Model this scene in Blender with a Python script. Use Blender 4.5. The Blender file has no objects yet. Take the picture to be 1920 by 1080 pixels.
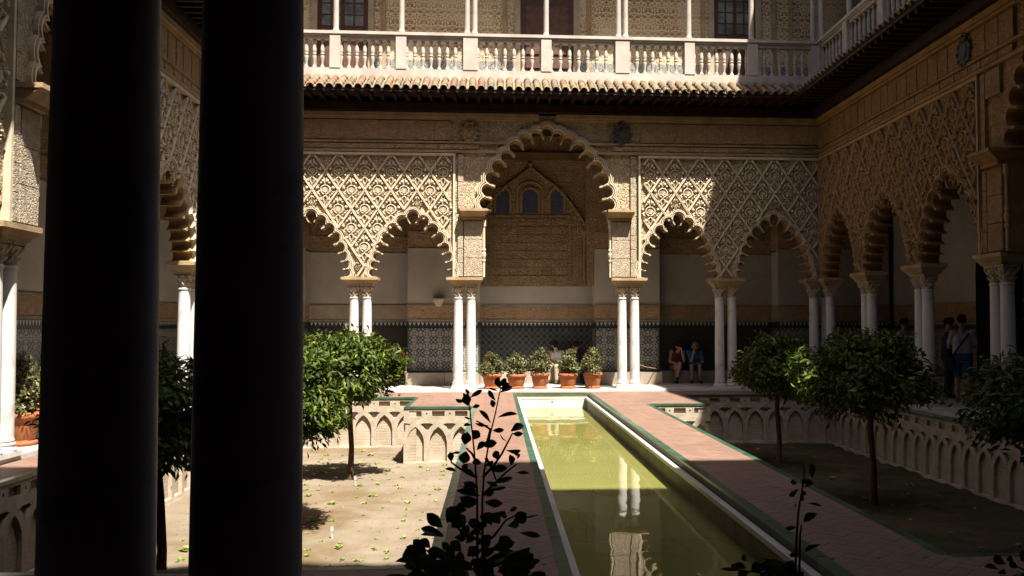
import bpy, math, random
import numpy as np
from mathutils import Vector, Matrix, noise
from mathutils.geometry import tessellate_polygon

R = math.radians
rnd = random.Random(7)
scene = bpy.context.scene
col = scene.collection

# ------------------------------------------------------------------ camera
EYE = 1.5537
cam_d = bpy.data.cameras.new('camera'); cam = bpy.data.objects.new('camera', cam_d); col.objects.link(cam)
cam_d.lens = 32.475; cam_d.sensor_width = 36; cam_d.shift_x = -0.0469
cam_d.clip_start = 0.05; cam_d.clip_end = 500
cam.location = (0, 0, EYE)
cam.rotation_euler = (R(90) + math.atan(72 / 1732), 0, R(-4.0))
scene.camera = cam

# ------------------------------------------------------------------ sun, sky, exposure
SUN = Vector((0.256, -0.46, 1.0)).normalized()          # towards the sun
sun_d = bpy.data.lights.new('sun', 'SUN'); sun = bpy.data.objects.new('sun', sun_d); col.objects.link(sun)
sun_d.energy = 5.0; sun_d.angle = R(0.55); sun_d.color = (1.0, 0.93, 0.82)
sun.rotation_euler = SUN.to_track_quat('Z', 'Y').to_euler(); sun.location = (4, -8, 24)
world = bpy.data.worlds.new('World'); scene.world = world; world.use_nodes = True
wn = world.node_tree; bg = wn.nodes['Background']
sky = wn.nodes.new('ShaderNodeTexSky'); sky.sky_type = 'NISHITA'; sky.sun_disc = False
sky.sun_elevation = math.asin(SUN.z); sky.sun_rotation = math.atan2(SUN.x, SUN.y)
sky.air_density = 0.8; sky.dust_density = 4.0
wn.links.new(sky.outputs[0], bg.inputs[0]); bg.inputs[1].default_value = 0.052
scene.view_settings.view_transform = 'Standard'; scene.view_settings.look = 'None'
scene.view_settings.gamma = 1.0; scene.view_settings.exposure = 1.93
try: scene.view_settings.use_curve_mapping = False
except Exception: pass
scene.cycles.max_bounces = 8; scene.cycles.diffuse_bounces = 2; scene.cycles.glossy_bounces = 4
scene.cycles.use_denoising = True
scene.cycles.sample_clamp_indirect = 6

# ------------------------------------------------------------------ helpers
class MB:
    def __init__(s): s.v = []; s.f = []
    def add(s, v, f):
        o = len(s.v); s.v += [tuple(p) for p in v]; s.f += [tuple(i + o for i in q) for q in f]; return s
    def box(s, x0, x1, y0, y1, z0, z1):
        v = [(x0,y0,z0),(x1,y0,z0),(x1,y1,z0),(x0,y1,z0),(x0,y0,z1),(x1,y0,z1),(x1,y1,z1),(x0,y1,z1)]
        return s.add(v, [(0,3,2,1),(4,5,6,7),(0,1,5,4),(1,2,6,5),(2,3,7,6),(3,0,4,7)])
    def frustum(s, b, t, z0, z1):       # b, t = (x0,x1,y0,y1)
        v = [(b[0],b[2],z0),(b[1],b[2],z0),(b[1],b[3],z0),(b[0],b[3],z0),(t[0],t[2],z1),(t[1],t[2],z1),(t[1],t[3],z1),(t[0],t[3],z1)]
        return s.add(v, [(0,3,2,1),(4,5,6,7),(0,1,5,4),(1,2,6,5),(2,3,7,6),(3,0,4,7)])
    def lathe(s, prof, n=20, cx=0, cy=0, cap=True):
        v = []; f = []
        for r, z in prof:
            for i in range(n):
                a = 2 * math.pi * i / n; v.append((cx + r * math.cos(a), cy + r * math.sin(a), z))
        for k in range(len(prof) - 1):
            for i in range(n):
                j = (i + 1) % n; f.append((k*n+i, k*n+j, (k+1)*n+j, (k+1)*n+i))
        if cap: f.append(tuple(range(n))[::-1]); f.append(tuple((len(prof)-1)*n + i for i in range(n)))
        return s.add(v, f)
    def tube(s, pts, rad, n=6):
        pts = [Vector(p) for p in pts]; v = []; f = []
        for k, p in enumerate(pts):
            d = (pts[min(k+1, len(pts)-1)] - pts[max(k-1, 0)]).normalized()
            a = d.cross(Vector((0.31, 0.2, 0.93))); a = a.normalized() if a.length > 1e-4 else Vector((1,0,0)); b = d.cross(a)
            r = rad[k] if isinstance(rad, (list, tuple)) else rad
            for i in range(n):
                t = 2 * math.pi * i / n; v.append(p + a * (r * math.cos(t)) + b * (r * math.sin(t)))
        for k in range(len(pts) - 1):
            for i in range(n):
                j = (i + 1) % n; f.append((k*n+i, k*n+j, (k+1)*n+j, (k+1)*n+i))
        f.append(tuple(range(n))[::-1]); f.append(tuple((len(pts)-1)*n + i for i in range(n)))
        return s.add(v, f)
    def ball(s, c, r, n=8, m=5, sq=(1,1,1)):
        v = []; f = []
        for k in range(1, m):
            t = math.pi * k / m
            for i in range(n):
                a = 2 * math.pi * i / n
                v.append((c[0]+sq[0]*r*math.sin(t)*math.cos(a), c[1]+sq[1]*r*math.sin(t)*math.sin(a), c[2]+sq[2]*r*math.cos(t)))
        top = len(v); v.append((c[0],c[1],c[2]+sq[2]*r)); v.append((c[0],c[1],c[2]-sq[2]*r))
        for i in range(n):
            j = (i+1) % n
            f.append((top, i, j)); f.append((top+1, (m-2)*n+j, (m-2)*n+i))
            for k in range(m-2): f.append((k*n+i, (k+1)*n+i, (k+1)*n+j, k*n+j))
        return s.add(v, f)
    def prism(s, poly, y0, y1):         # poly of (x,z), extruded along y
        n = len(poly); v = [(x, y0, z) for x, z in poly] + [(x, y1, z) for x, z in poly]
        tri = tessellate_polygon([[Vector((x, z, 0)) for x, z in poly]])
        f = [tuple(t) for t in tri] + [tuple(i + n for i in t[::-1]) for t in tri]
        f += [(i, (i+1) % n, n + (i+1) % n, n + i) for i in range(n)]
        return s.add(v, f)
    def mesh(s, name, mats, smooth=False):
        me = bpy.data.meshes.new(name); me.from_pydata(s.v, [], s.f)
        for m in (mats if isinstance(mats, (list, tuple)) else [mats]): me.materials.append(m)
        if smooth: me.polygons.foreach_set('use_smooth', [True] * len(me.polygons))
        me.update(); return me
    def obj(s, name, mat, parent=None, smooth=False, **kw):
        return place(name, s.mesh(name, mat, smooth), parent, **kw)

def place(name, me, parent=None, loc=None, rot=None, scale=None, kind=None, label=None):
    o = bpy.data.objects.new(name, me); col.objects.link(o)
    if parent is not None: o.parent = parent
    if loc is not None: o.location = loc
    if rot is not None: o.rotation_euler = rot
    if scale is not None: o.scale = scale
    if kind: o['kind'] = kind
    if label: o['label'] = label
    return o

def thing(name, label, cat, loc=(0,0,0), rz=0, group=None):
    o = place(name, None, None, loc, (0, 0, rz))
    o['label'] = label; o['category'] = cat
    if group: o['group'] = group
    return o

def tag(o, label, cat=None, kind=None, group=None):
    o['label'] = label
    if cat: o['category'] = cat
    if kind: o['kind'] = kind
    if group: o['group'] = group
    return o

def copy_tree(o, parent=None):
    c = o.copy(); col.objects.link(c)
    if parent is not None: c.parent = parent
    for ch in list(o.children): copy_tree(ch, c)
    return c

# ------------------------------------------------------------------ materials
ALB = .70
class NT:
    def __init__(s, name):
        s.m = bpy.data.materials.new(name); s.m.use_nodes = True; s.t = s.m.node_tree
        s.b = s.t.nodes['Principled BSDF']; s._c = None
    def n(s, typ, **kw):
        q = s.t.nodes.new('ShaderNode' + typ)
        for k, v in kw.items():
            if k.startswith('i_'): q.inputs[k[2:].replace('_', ' ')].default_value = v
            else: setattr(q, k, v)
        return q
    def l(s, a, b): s.t.links.new(a, b)
    def co(s):
        if s._c is None: s._c = s.n('TexCoord').outputs['Object']
        return s._c
    def math(s, op, a, b=None, c=None):
        q = s.n('Math', operation=op)
        for i, x in enumerate((a, b, c)):
            if x is None: continue
            if isinstance(x, (int, float)): q.inputs[i].default_value = x
            else: s.l(x, q.inputs[i])
        return q.outputs[0]
    def noise(s, scale, detail=4, rough=.55, vec=None, dist=0):
        q = s.n('TexNoise', i_Scale=scale, i_Detail=detail, i_Roughness=rough, i_Distortion=dist)
        s.l(vec if vec is not None else s.co(), q.inputs['Vector']); return q.outputs['Fac']
    def voro(s, scale, feature='F1', vec=None, rand=1.0, out='Distance'):
        q = s.n('TexVoronoi', feature=feature); q.inputs['Scale'].default_value = scale; q.inputs['Randomness'].default_value = rand
        s.l(vec if vec is not None else s.co(), q.inputs['Vector']); return q.outputs[out]
    def ramp(s, fac, stops, interp='LINEAR'):
        q = s.n('ValToRGB'); e = q.color_ramp; e.interpolation = interp
        while len(e.elements) < len(stops): e.elements.new(1)
        for el, (p, c) in zip(e.elements, stops): el.position = p; el.color = (*c, 1)
        s.l(fac, q.inputs[0]); return q.outputs[0]
    def mix(s, fac, a, b, mode='MIX'):
        q = s.n('Mix', data_type='RGBA', blend_type=mode)
        for k, x in ((0, fac), (6, a), (7, b)):
            if isinstance(x, (int, float)): q.inputs[k].default_value = x
            elif isinstance(x, tuple): q.inputs[k].default_value = (*x, 1)
            else: s.l(x, q.inputs[k])
        return q.outputs[2]
    def bump(s, h, strength=.5, dist=.02, nrm=None):
        q = s.n('Bump', i_Strength=strength, i_Distance=dist); s.l(h, q.inputs['Height'])
        if nrm is not None: s.l(nrm, q.inputs['Normal'])
        s.l(q.outputs[0], s.b.inputs['Normal']); return q.outputs[0]
    def color(s, c):
        # pigment values below are relative; ALB turns them into real-world base colours
        if isinstance(c, tuple): s.b.inputs['Base Color'].default_value = (*[x*ALB for x in c], 1)
        else: s.l(s.mix(1, c, (ALB, ALB, ALB), 'MULTIPLY'), s.b.inputs['Base Color'])
    def set(s, rough=.7, spec=.3, metal=0):
        s.b.inputs['Roughness'].default_value = rough; s.b.inputs['Specular IOR Level'].default_value = spec
        s.b.inputs['Metallic'].default_value = metal; return s
    def vary(s, a, b, scale=3, detail=6, lo=.35, hi=.65):
        return s.ramp(s.noise(scale, detail), [(lo, a), (hi, b)])

def plain(name, c, rough=.7, spec=.3, var=.25, scale=4, bump=0, bscale=40, metal=0):
    n = NT(name); n.set(rough, spec, metal)
    n.color(n.vary(tuple(x * (1 - var) for x in c), tuple(min(1, x * (1 + var)) for x in c), scale))
    if bump: n.bump(n.noise(bscale, 5), bump, .02)
    return n.m

def carved(name, a, b, s1=11, s2=26, strength=.8, dist=.03):
    n = NT(name); n.set(.85, .15)
    c = n.vary(a, b, 1.7, 8)
    g = n.mix(n.ramp(n.noise(9, 5), [(.45, (0,0,0)), (.7, (1,1,1))]), c, tuple(x * .82 for x in a))
    n.color(g)
    d = n.noise(2.5, 2); v2 = n.n('VectorMath', operation='ADD')
    wv = n.n('TexNoise', i_Scale=7.0, i_Detail=2.0); n.l(n.co(), wv.inputs['Vector'])
    sc = n.n('VectorMath', operation='SCALE'); sc.inputs['Scale'].default_value = .05; n.l(wv.outputs['Color'], sc.inputs[0])
    n.l(n.co(), v2.inputs[0]); n.l(sc.outputs[0], v2.inputs[1])
    e1 = n.voro(s1, 'DISTANCE_TO_EDGE', v2.outputs[0]); e2 = n.voro(s2, 'F1', v2.outputs[0])
    m1 = n.n('MapRange', i_From_Max=.12); n.l(e1, m1.inputs[0])
    h = n.math('MULTIPLY_ADD', e2, -.7, m1.outputs[0])
    h = n.math('MULTIPLY_ADD', n.noise(60, 4), .35, h)
    n.bump(h, strength, dist)
    return n.m

M = {}
M['stucco'] = carved('carved_stucco', (.50, .39, .25), (.63, .505, .345))
M['stucco_fine'] = carved('fine_carved_stucco', (.46, .372, .27), (.58, .485, .37), 20, 46, .8, .016)
M['stucco_plain'] = plain('worn_stucco', (.47, .38, .265), .85, .15, .14, 3, .5, 60)
M['stucco_ochre'] = plain('ochre_stucco', (.42, .30, .172), .85, .15, .2, 3, .4, 50)
M['orn'] = plain('ornament_stucco', (.70, .58, .425), .85, .15, .13, 5, .35, 70)
M['lace'] = carved('lace_stucco', (.42, .28, .15), (.54, .375, .215), 13, 30, .9, .025)
M['brownstucco'] = carved('brown_stucco', (.50, .325, .185), (.62, .42, .26), 14, 34, .8, .02)
M['intrados'] = plain('ochre_intrados', (.43, .28, .13), .85, .15, .18, 3, .3, 50)
n = NT('white_plaster'); n.set(.9, .1)
c = n.vary((.52, .465, .40), (.60, .54, .465), 1.2, 7)
n.color(n.mix(n.ramp(n.noise(.9, 8, .65), [(.54, (0,0,0)), (.72, (.55,.55,.55))]), c, (.42, .36, .29))); n.bump(n.noise(14, 6), .2, .02); M['plaster'] = n.m
M['wood'] = plain('dark_wood', (.030, .014, .008), .6, .2, .35, 6, .3, 30)
M['doorwood'] = plain('door_wood', (.085, .035, .020), .55, .3, .3, 8, .3, 40)
M['panelwood'] = plain('door_panel_wood', (.11, .05, .03), .55, .3, .3, 8, .3, 40)
M['beam'] = plain('ochre_beam', (.22, .13, .055), .7, .2, .25, 3, .3, 30)
M['stone'] = plain('bench_stone', (.36, .30, .23), .8, .2, .2, 2, .4, 25)
M['gardenstucco'] = None
n = NT('terracotta'); n.set(.8, .15)
oi = n.n('ObjectInfo')
c = n.vary((.36, .118, .046), (.46, .158, .062), 4, 6)
c = n.mix(n.ramp(n.noise(2.6, 8, .6), [(.56, (0,0,0)), (.74, (.45,.45,.45))]), c, (.40, .22, .13)); n.color(n.mix(n.math('MULTIPLY', oi.outputs['Random'], .28), c, (.24, .09, .04))); n.bump(n.noise(60, 5), .2, .01); M['terracotta'] = n.m
M['earth'] = plain('pot_earth', (.06, .04, .025), .95, .1, .3, 20)
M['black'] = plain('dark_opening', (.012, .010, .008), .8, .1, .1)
M['whitepaint'] = plain('white_marker', (.75, .75, .75), .6, .3, .05)
M['rope'] = plain('rope', (.35, .2, .12), .8, .2, .1)
M['soilbase'] = plain('ground_earth', (.3, .24, .17), .95, .1, .2, 2, .4, 20)
M['roof'] = plain('roof_clay', (.30, .17, .10), .85, .1, .2, 3)
M['outer'] = plain('upper_plaster', (.52, .44, .33), .9, .1, .1, 1)

n = NT('white_marble'); n.set(.5, .3)
v = n.noise(2.2, 9, .65, dist=1.2)
n.color(n.ramp(v, [(.30, (.42,.40,.38)), (.44, (.68,.655,.62)), (.7, (.74,.715,.68))])); n.bump(n.noise(25, 5), .08, .01); M['marble'] = n.m
n = NT('aged_marble'); n.set(.7, .25)
n.color(n.vary((.46,.37,.255), (.62,.53,.41), 9, 6)); n.bump(n.noise(60, 5), .4, .015); M['capital'] = n.m
n = NT('balcony_marble'); n.set(.6, .3)
n.color(n.vary((.42,.365,.31), (.54,.485,.425), 2.5, 8)); n.bump(n.noise(30, 5), .15, .01); M['balcony'] = n.m
n = NT('floor_marble'); n.set(.35, .4)
n.color(n.vary((.52,.49,.46), (.68,.65,.62), 2, 7)); M['floormarble'] = n.m

# near columns: old marble shaft with fine pitting
n = NT('roof_tile_clay'); n.set(.85, .15)
oi = n.n('ObjectInfo'); gp = n.n('NewGeometry')
rv = n.math('FRACT', n.math('ADD', oi.outputs['Random'], gp.outputs['Random Per Island']))
c = n.ramp(rv, [(0, (.25,.19,.12)), (.25, (.31,.245,.15)), (.5, (.27,.14,.075)), (.7, (.19,.155,.12)), (.88, (.29,.20,.115))], 'CONSTANT')
n.color(n.mix(n.ramp(n.noise(22, 5), [(.4, (0,0,0)), (.65, (1,1,1))]), c, (.13,.10,.07))); n.bump(n.noise(50, 5), .3, .01); M['tile'] = n.m

# garden wall stucco over brick courses
n = NT('weathered_garden_wall'); n.set(.9, .1)
br = n.n('TexBrick'); br.inputs['Scale'].default_value = 1.0; br.inputs['Brick Width'].default_value = .28; br.inputs['Row Height'].default_value = .06
br.inputs['Mortar Size'].default_value = .008; br.inputs['Color1'].default_value = (.50,.405,.29,1); br.inputs['Color2'].default_value = (.43,.335,.235,1); br.inputs['Mortar'].default_value = (.36,.285,.20,1)
sx = n.n('SeparateXYZ'); n.l(n.co(), sx.inputs[0]); cb = n.n('CombineXYZ'); n.l(sx.outputs[0], cb.inputs[0]); n.l(sx.outputs[2], cb.inputs[1])
n.l(cb.outputs[0], br.inputs['Vector'])
c = n.mix(n.ramp(n.noise(3, 8), [(.35, (0,0,0)), (.6, (1,1,1))]), br.outputs['Color'], (.52,.45,.36))
n.color(n.mix(n.ramp(n.noise(1.3, 6), [(.5, (0,0,0)), (.75, (1,1,1))]), c, (.34,.27,.185)))
n.bump(n.math('MULTIPLY_ADD', br.outputs['Fac'], -.5, n.noise(35, 6)), .5, .02); M['gardenstucco'] = n.m
M['gardenrib'] = None

M['gardenrib'] = plain('garden_rib_stucco', (.46, .385, .295), .9, .1, .16, 4, .5, 40)
# paving bricks
n = NT('paving_brick'); n.set(.6, .3)
oi = n.n('ObjectInfo'); gp = n.n('NewGeometry')
rv = n.math('FRACT', n.math('ADD', oi.outputs['Random'], gp.outputs['Random Per Island']))
c = n.ramp(rv, [(0, (.205,.122,.090)), (.35, (.245,.150,.112)), (.7, (.225,.136,.100)), (1, (.26,.166,.127))])
c = n.mix(n.ramp(n.noise(1.4, 7), [(.42, (0,0,0)), (.68, (.6,.6,.6))]), c, (.21,.125,.092))
n.color(n.mix(n.ramp(n.noise(.7, 9, .68), [(.50, (0,0,0)), (.70, (.75,.75,.75))]), c, (.165,.105,.08))); n.bump(n.noise(45, 4), .08, .01); M['paver'] = n.m
M['mortar'] = plain('paving_mortar', (.205, .12, .088), .9, .1, .15, 6)

n = NT('green_glazed_tile'); n.set(.3, .5)
oi = n.n('ObjectInfo'); c = n.ramp(oi.outputs['Random'], [(0, (.022,.075,.048)), (.5, (.035,.10,.062)), (1, (.055,.125,.08))])
n.color(n.mix(n.ramp(n.noise(12, 6), [(.5, (0,0,0)), (.7, (.6,.6,.6))]), c, (.11,.13,.085))); M['green'] = n.m
M['poolstone'] = plain('pool_lining', (.52, .52, .36), .7, .2, .18, 2.5, .3, 30)
M['moss'] = plain('mossy_pool_side', (.085, .095, .045), .6, .3, .3, 4, .3, 40)

M['algae'] = plain('algae_covered_lining', (.17, .155, .055), .55, .35, .3, 3, .4, 30)
# murky water
n = NT('green_pool_water'); n.b.inputs['Roughness'].default_value = .02; n.b.inputs['IOR'].default_value = 1.33; n.b.inputs['Specular IOR Level'].default_value = .42
n.color(n.vary((.19,.188,.056), (.222,.218,.07), .8, 4))
mp = n.n('Mapping'); mp.inputs['Scale'].default_value = (1.0, .55, 1); n.l(n.co(), mp.inputs[0])
n.bump(n.noise(2.6, 2, .4, mp.outputs[0]), .06, .05); M['water'] = n.m

# soil
n = NT('dry_garden_soil'); n.set(.95, .05)
c = n.vary((.19,.152,.108), (.235,.194,.145), 1.2, 9)
c = n.mix(n.ramp(n.noise(.55, 5), [(.50, (0,0,0)), (.62, (1,1,1))]), c, (.155,.108,.06))
n.color(n.mix(n.ramp(n.voro(24), [(.06, (1,1,1)), (.14, (0,0,0))]), c, (.17,.13,.085)))
n.bump(n.math('ADD', n.noise(8, 8, .7), n.math('MULTIPLY', n.noise(70, 4), .4)), .6, .04); M['soil'] = n.m
n = NT('shade_toned_soil'); n.set(.95, .05)  # right garden's soil, its colour darkened to stand for the shade there
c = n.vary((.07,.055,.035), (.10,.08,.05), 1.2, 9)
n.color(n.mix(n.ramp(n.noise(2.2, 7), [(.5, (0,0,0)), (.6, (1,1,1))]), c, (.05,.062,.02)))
n.bump(n.math('ADD', n.noise(8, 8, .7), n.math('MULTIPLY', n.noise(70, 4), .4)), .6, .04); M['soil_shade'] = n.m

# leaves
def leafmat(name, a, b, rough=.38, trans=.3, spec=.45):
    n = NT(name); n.set(rough, spec)
    oi = n.n('ObjectInfo'); gp = n.n('NewGeometry')
    rv = n.math('FRACT', n.math('ADD', oi.outputs['Random'], gp.outputs['Random Per Island']))
    c = n.ramp(rv, [(0, a), (.75, b), (.86, tuple(min(1, x * 1.25) for x in b)), (1, (min(1, b[0]*3.0), min(1, b[1]*2.1), b[2]*2.2))]); n.color(c)
    tr = n.n('BsdfTranslucent'); n.l(n.mix(.5, c, tuple(min(1, x * 1.8) for x in b)), tr.inputs[0])
    mx = n.n('MixShader'); mx.inputs[0].default_value = trans
    n.l(n.b.outputs[0], mx.inputs[1]); n.l(tr.outputs[0], mx.inputs[2])
    n.l(mx.outputs[0], n.t.nodes['Material Output'].inputs[0]); return n.m
M['orange_leaf'] = leafmat('orange_tree_leaf', (.009,.020,.003), (.074,.108,.016), .45, .14, .13)
M['pot_leaf'] = leafmat('variegated_leaf', (.035,.055,.012), (.13,.125,.04), .45, .2)
M['dark_leaf'] = leafmat('broad_dark_leaf', (.022,.045,.015), (.035,.065,.02), .4, .12)
M['seedling'] = leafmat('seedling_leaf', (.13,.20,.035), (.27,.34,.07), .5, .3, .2)
M['bark'] = plain('tree_bark', (.085, .055, .035), .9, .1, .35, 12, .6, 40)
M['stem'] = plain('green_stem', (.05, .05, .025), .7, .2, .2)

# mosaic dados
def mosaic(name, cell, kind):
    n = NT(name); n.set(.35, .45)
    sx = n.n('SeparateXYZ'); n.l(n.co(), sx.inputs[0])
    k = 2 * math.pi / cell
    X = n.math('MULTIPLY', n.math('ADD', sx.outputs[0], sx.outputs[1]), k); Z = n.math('MULTIPLY', sx.outputs[2], k)
    cs = lambda a: n.math('COSINE', a)
    P = n.math('ADD', X, Z); Q = n.math('SUBTRACT', X, Z)
    if kind == 'star':
        v = n.math('ADD', n.math('ADD', cs(X), cs(Z)), n.math('MULTIPLY', n.math('MULTIPLY', cs(P), cs(Q)), 1.4))
        v = n.math('ADD', v, n.math('MULTIPLY', n.math('MULTIPLY', cs(n.math('MULTIPLY', X, 3)), cs(n.math('MULTIPLY', Z, 3))), 1.3))
        v = n.math('MULTIPLY_ADD', v, .11, .5)
        c = n.ramp(v, [(0, (.035,.05,.05)), (.38, (.44,.41,.37)), (.47, (.05,.055,.06)), (.56, (.47,.44,.40)), (.66, (.07,.06,.05)), (.78, (.44,.41,.37)), (.90, (.34,.15,.045))], 'CONSTANT')
    elif kind == 'diamond':
        a = n.math('MULTIPLY', cs(n.math('MULTIPLY', P, .5)), cs(n.math('MULTIPLY', Q, .5)))
        v = n.math('MULTIPLY_ADD', a, .5, .5)
        c = n.ramp(v, [(0, (.022,.024,.024)), (.34, (.022,.024,.024)), (.36, (.11,.115,.11)), (.62, (.11,.115,.11)), (.64, (.035,.045,.044))], 'CONSTANT')
    c = n.mix(n.ramp(n.noise(1.6, 6), [(.5, (0,0,0)), (.75, (.7,.7,.7))]), c, (.12,.11,.10)); n.color(c)
    return n.m
M['star'] = mosaic('star_mosaic', .34, 'star')
M['diamond'] = mosaic('diamond_mosaic', .17, 'diamond')
M['darkmosaic'] = plain('dark_mosaic', (.045, .035, .028), .4, .4, .4, 30)
M['tilewhite'] = plain('white_glazed_tile', (.55, .53, .49), .35, .4, .1)
M['tiledark'] = plain('dark_glazed_tile', (.025, .032, .03), .35, .4, .3)
M['tilegreen'] = plain('green_border_tile', (.03, .08, .06), .35, .4, .3)
M['bluetile'] = None
n = NT('blue_lattice'); n.set(.6, .3)
e = n.voro(17, 'DISTANCE_TO_EDGE'); n.color(n.ramp(e, [(.0, (.20,.17,.13)), (.07, (.12,.12,.16)), (.10, (.035,.045,.14)), (.3, (.05,.07,.22))])); n.bump(e, .6, .02); M['bluetile'] = n.m

# damask plaster of the upper storey: mirrored cells
n = NT('damask_plaster'); n.set(.9, .1)
sx = n.n('SeparateXYZ'); n.l(n.co(), sx.inputs[0])
u = n.math('PINGPONG', sx.outputs[0], .19); w = n.math('MODULO', n.math('ADD', sx.outputs[2], 10), .46)
cb = n.n('CombineXYZ'); n.l(u, cb.inputs[0]); n.l(w, cb.inputs[2])
e = n.voro(15, 'SMOOTH_F1', cb.outputs[0]); e2 = n.noise(16, 3, .5, cb.outputs[0])
pat = n.ramp(n.math('ADD', e, n.math('MULTIPLY', e2, .55)), [(.52, (0,0,0)), (.60, (1,1,1)), (.72, (1,1,1)), (.78, (0,0,0))])
wear = n.ramp(n.noise(1.1, 7), [(.40, (1,1,1)), (.66, (.25,.25,.25))])
n.color(n.mix(n.mix(1, pat, wear, 'MULTIPLY'), (.84,.68,.45), (.33,.19,.085))); n.bump(pat, .3, .01); M['damask'] = n.m
n = NT('painted_tile_band'); n.set(.35, .4)
e = n.voro(13, 'DISTANCE_TO_EDGE'); n.color(n.ramp(e, [(.03, (.05,.07,.11)), (.08, (.45,.43,.36)), (.2, (.42,.38,.30)), (.3, (.08,.12,.14))])); M['tileband'] = n.m
n = NT('window_glass'); n.set(.08, .6); n.color(n.vary((.10,.12,.13), (.26,.27,.25), 3, 3)); M['glass'] = n.m
M['iron'] = plain('blackened_relief', (.085, .08, .08), .6, .3, .3, 10, .6, 40)

# ------------------------------------------------------------------ the setting
SOIL = -1.2; TER = -.06; WATER = -.42
MB().box(-60, 60, -50, 70, -2.0, -1.7).obj('ground', M['soilbase'], kind='structure')

def SLOPE(y): return .17*min(1, max(0, (17.5-y)/6))
def soil_patch(x0, x1, y0, y1, seed, mat):
    nx, ny = int((x1-x0)/.06), int((y1-y0)/.06); v = []; f = []
    for j in range(ny+1):
        for i in range(nx+1):
            x = x0 + (x1-x0)*i/nx; y = y0 + (y1-y0)*j/ny
            z = SOIL - SLOPE(y)*(x < 0) + .05*noise.noise((x*.7, y*.7, seed)) + .025*noise.noise((x*2.6, y*2.6, seed)) + .012*math.sin(y*2*math.pi/.62) + .022*max(0, noise.noise((x*8, y*8, seed)))**1.3 + .008*noise.noise((x*17, y*17, seed))
            v.append((x, y, z))
    for j in range(ny):
        for i in range(nx):
            a = j*(nx+1)+i; f.append((a, a+1, a+nx+2, a+nx+1))
    m = MB(); m.add(v, f); return m.obj('garden_soil', mat, kind='structure', smooth=True)
GL = (-5.1, -.45, 6.35, 21.3); GR = (3.2, 7.86, 6.4, 21.65)
soil_patch(GL[0]-.1, GL[1]+.1, GL[2]-.2, GL[3]+.1, 1, M['soil']); soil_patch(GR[0]-.1, GR[1]+.1, GR[2]-.2, GR[3]+.1, 5, M['soil_shade'])

# terrace rectangles (x0,x1,y0,y1)
BLK_L, BLK_R = (-1.8, 18.8), (4.46, 19.15)      # corner blocks: x edge, y front
PX0, PX1, PY0, PY1 = .42, 2.33, 5.2, 22.5         # pool coping outer edge
FARY = 22.88; LX = -5.75; RX = 8.1; NEARY = 2.45
rects = [(LX, GL[0], GL[2], GL[3]), (LX, PX0, GL[3], PY1), (BLK_L[0], GL[1], BLK_L[1], GL[3]), (GL[1], PX0, GL[2], GL[3]),
         (PX1, GR[0], GL[2], GL[3]), (GR[0], BLK_R[0], BLK_R[1], GR[3]), (GR[0], BLK_R[0], GR[3], GR[3]+.001),
         (GR[1], RX, GL[2], GL[3]), (PX1, RX, GR[3], PY1), (LX, PX0, NEARY, GL[2]), (PX1, RX, NEARY, GL[2]), (PX0, PX1, NEARY, PY0), (LX, RX, PY1, FARY)]
rects.append((PX1, GR[0], GL[3], GR[3])); rects.append((GR[1], RX, GL[3], GR[3]))
rects = [r for r in rects if r[1]-r[0] > .01 and r[3]-r[2] > .01]
b = MB()
for r in rects: b.box(r[0], r[1], r[2], r[3], TER-.045, TER-.012)
terrace = b.obj('terrace', M['mortar'], kind='structure')
terrace['label'] = 'pink herringbone brick terrace around the pool and gardens'

def clip(poly, r):
    for ax, lim, sg in ((0, r[0], 1), (0, r[1], -1), (1, r[2], 1), (1, r[3], -1)):
        out = []
        for i in range(len(poly)):
            a, q = poly[i], poly[(i+1) % len(poly)]
            ia, iq = sg*(a[ax]-lim) >= 0, sg*(q[ax]-lim) >= 0
            if ia: out.append(a)
            if ia != iq:
                t = (lim-a[ax])/(q[ax]-a[ax]); out.append((a[0]+t*(q[0]-a[0]), a[1]+t*(q[1]-a[1])))
        poly = out
        if len(poly) < 3: return []
    return poly
BW = .118; c45 = math.sqrt(.5); bricks = []
gap = .0014
vis = lambda x, y: y > 5.2 and (x > -.52*y - .6) and (x < .63*y + .4)
N = 120
for i in range(-N, N):
    for k in range(-N, N):
        # herringbone: unit translations (1,1) and (2,-2)
        for (w, h, ox, oy) in ((2, 1, 0, 0), (1, 2, 3, 0)):
            x = (i + 2*k + ox) * BW; y = (i - 2*k + oy) * BW
            wx, wy = (x-y)*c45, 12.5+(x+y)*c45
            if not (LX-.5 < wx < RX+.5 and NEARY-.5 < wy < FARY+.5): continue
            q = [(x+gap, y+gap), (x+w*BW-gap, y+gap), (x+w*BW-gap, y+h*BW-gap), (x+gap, y+h*BW-gap)]
            q = [((a-e)*c45, 12.5+(a+e)*c45) for a, e in q]
            for r in rects:
                p = clip(q, r)
                if p:
                    ar = abs(sum(p[a][0]*p[(a+1)%len(p)][1]-p[(a+1)%len(p)][0]*p[a][1] for a in range(len(p))))/2
                    if ar > .0006: bricks.append((p, ar))
def brick_mesh(m, p, o=(0, 0)):
    z = TER + rnd.uniform(-.0007, .0007); k = len(p); c = (sum(a[0] for a in p)/k, sum(a[1] for a in p)/k)
    top = [((a[0]-c[0])*.996+c[0]-o[0], (a[1]-c[1])*.996+c[1]-o[1], z) for a in p]
    bot = [(a[0]-o[0], a[1]-o[1], TER-.013) for a in p]
    m.add(top + bot, [tuple(range(k))] + [(i, k+i, k+(i+1)%k, (i+1)%k) for i in range(k)])
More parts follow.
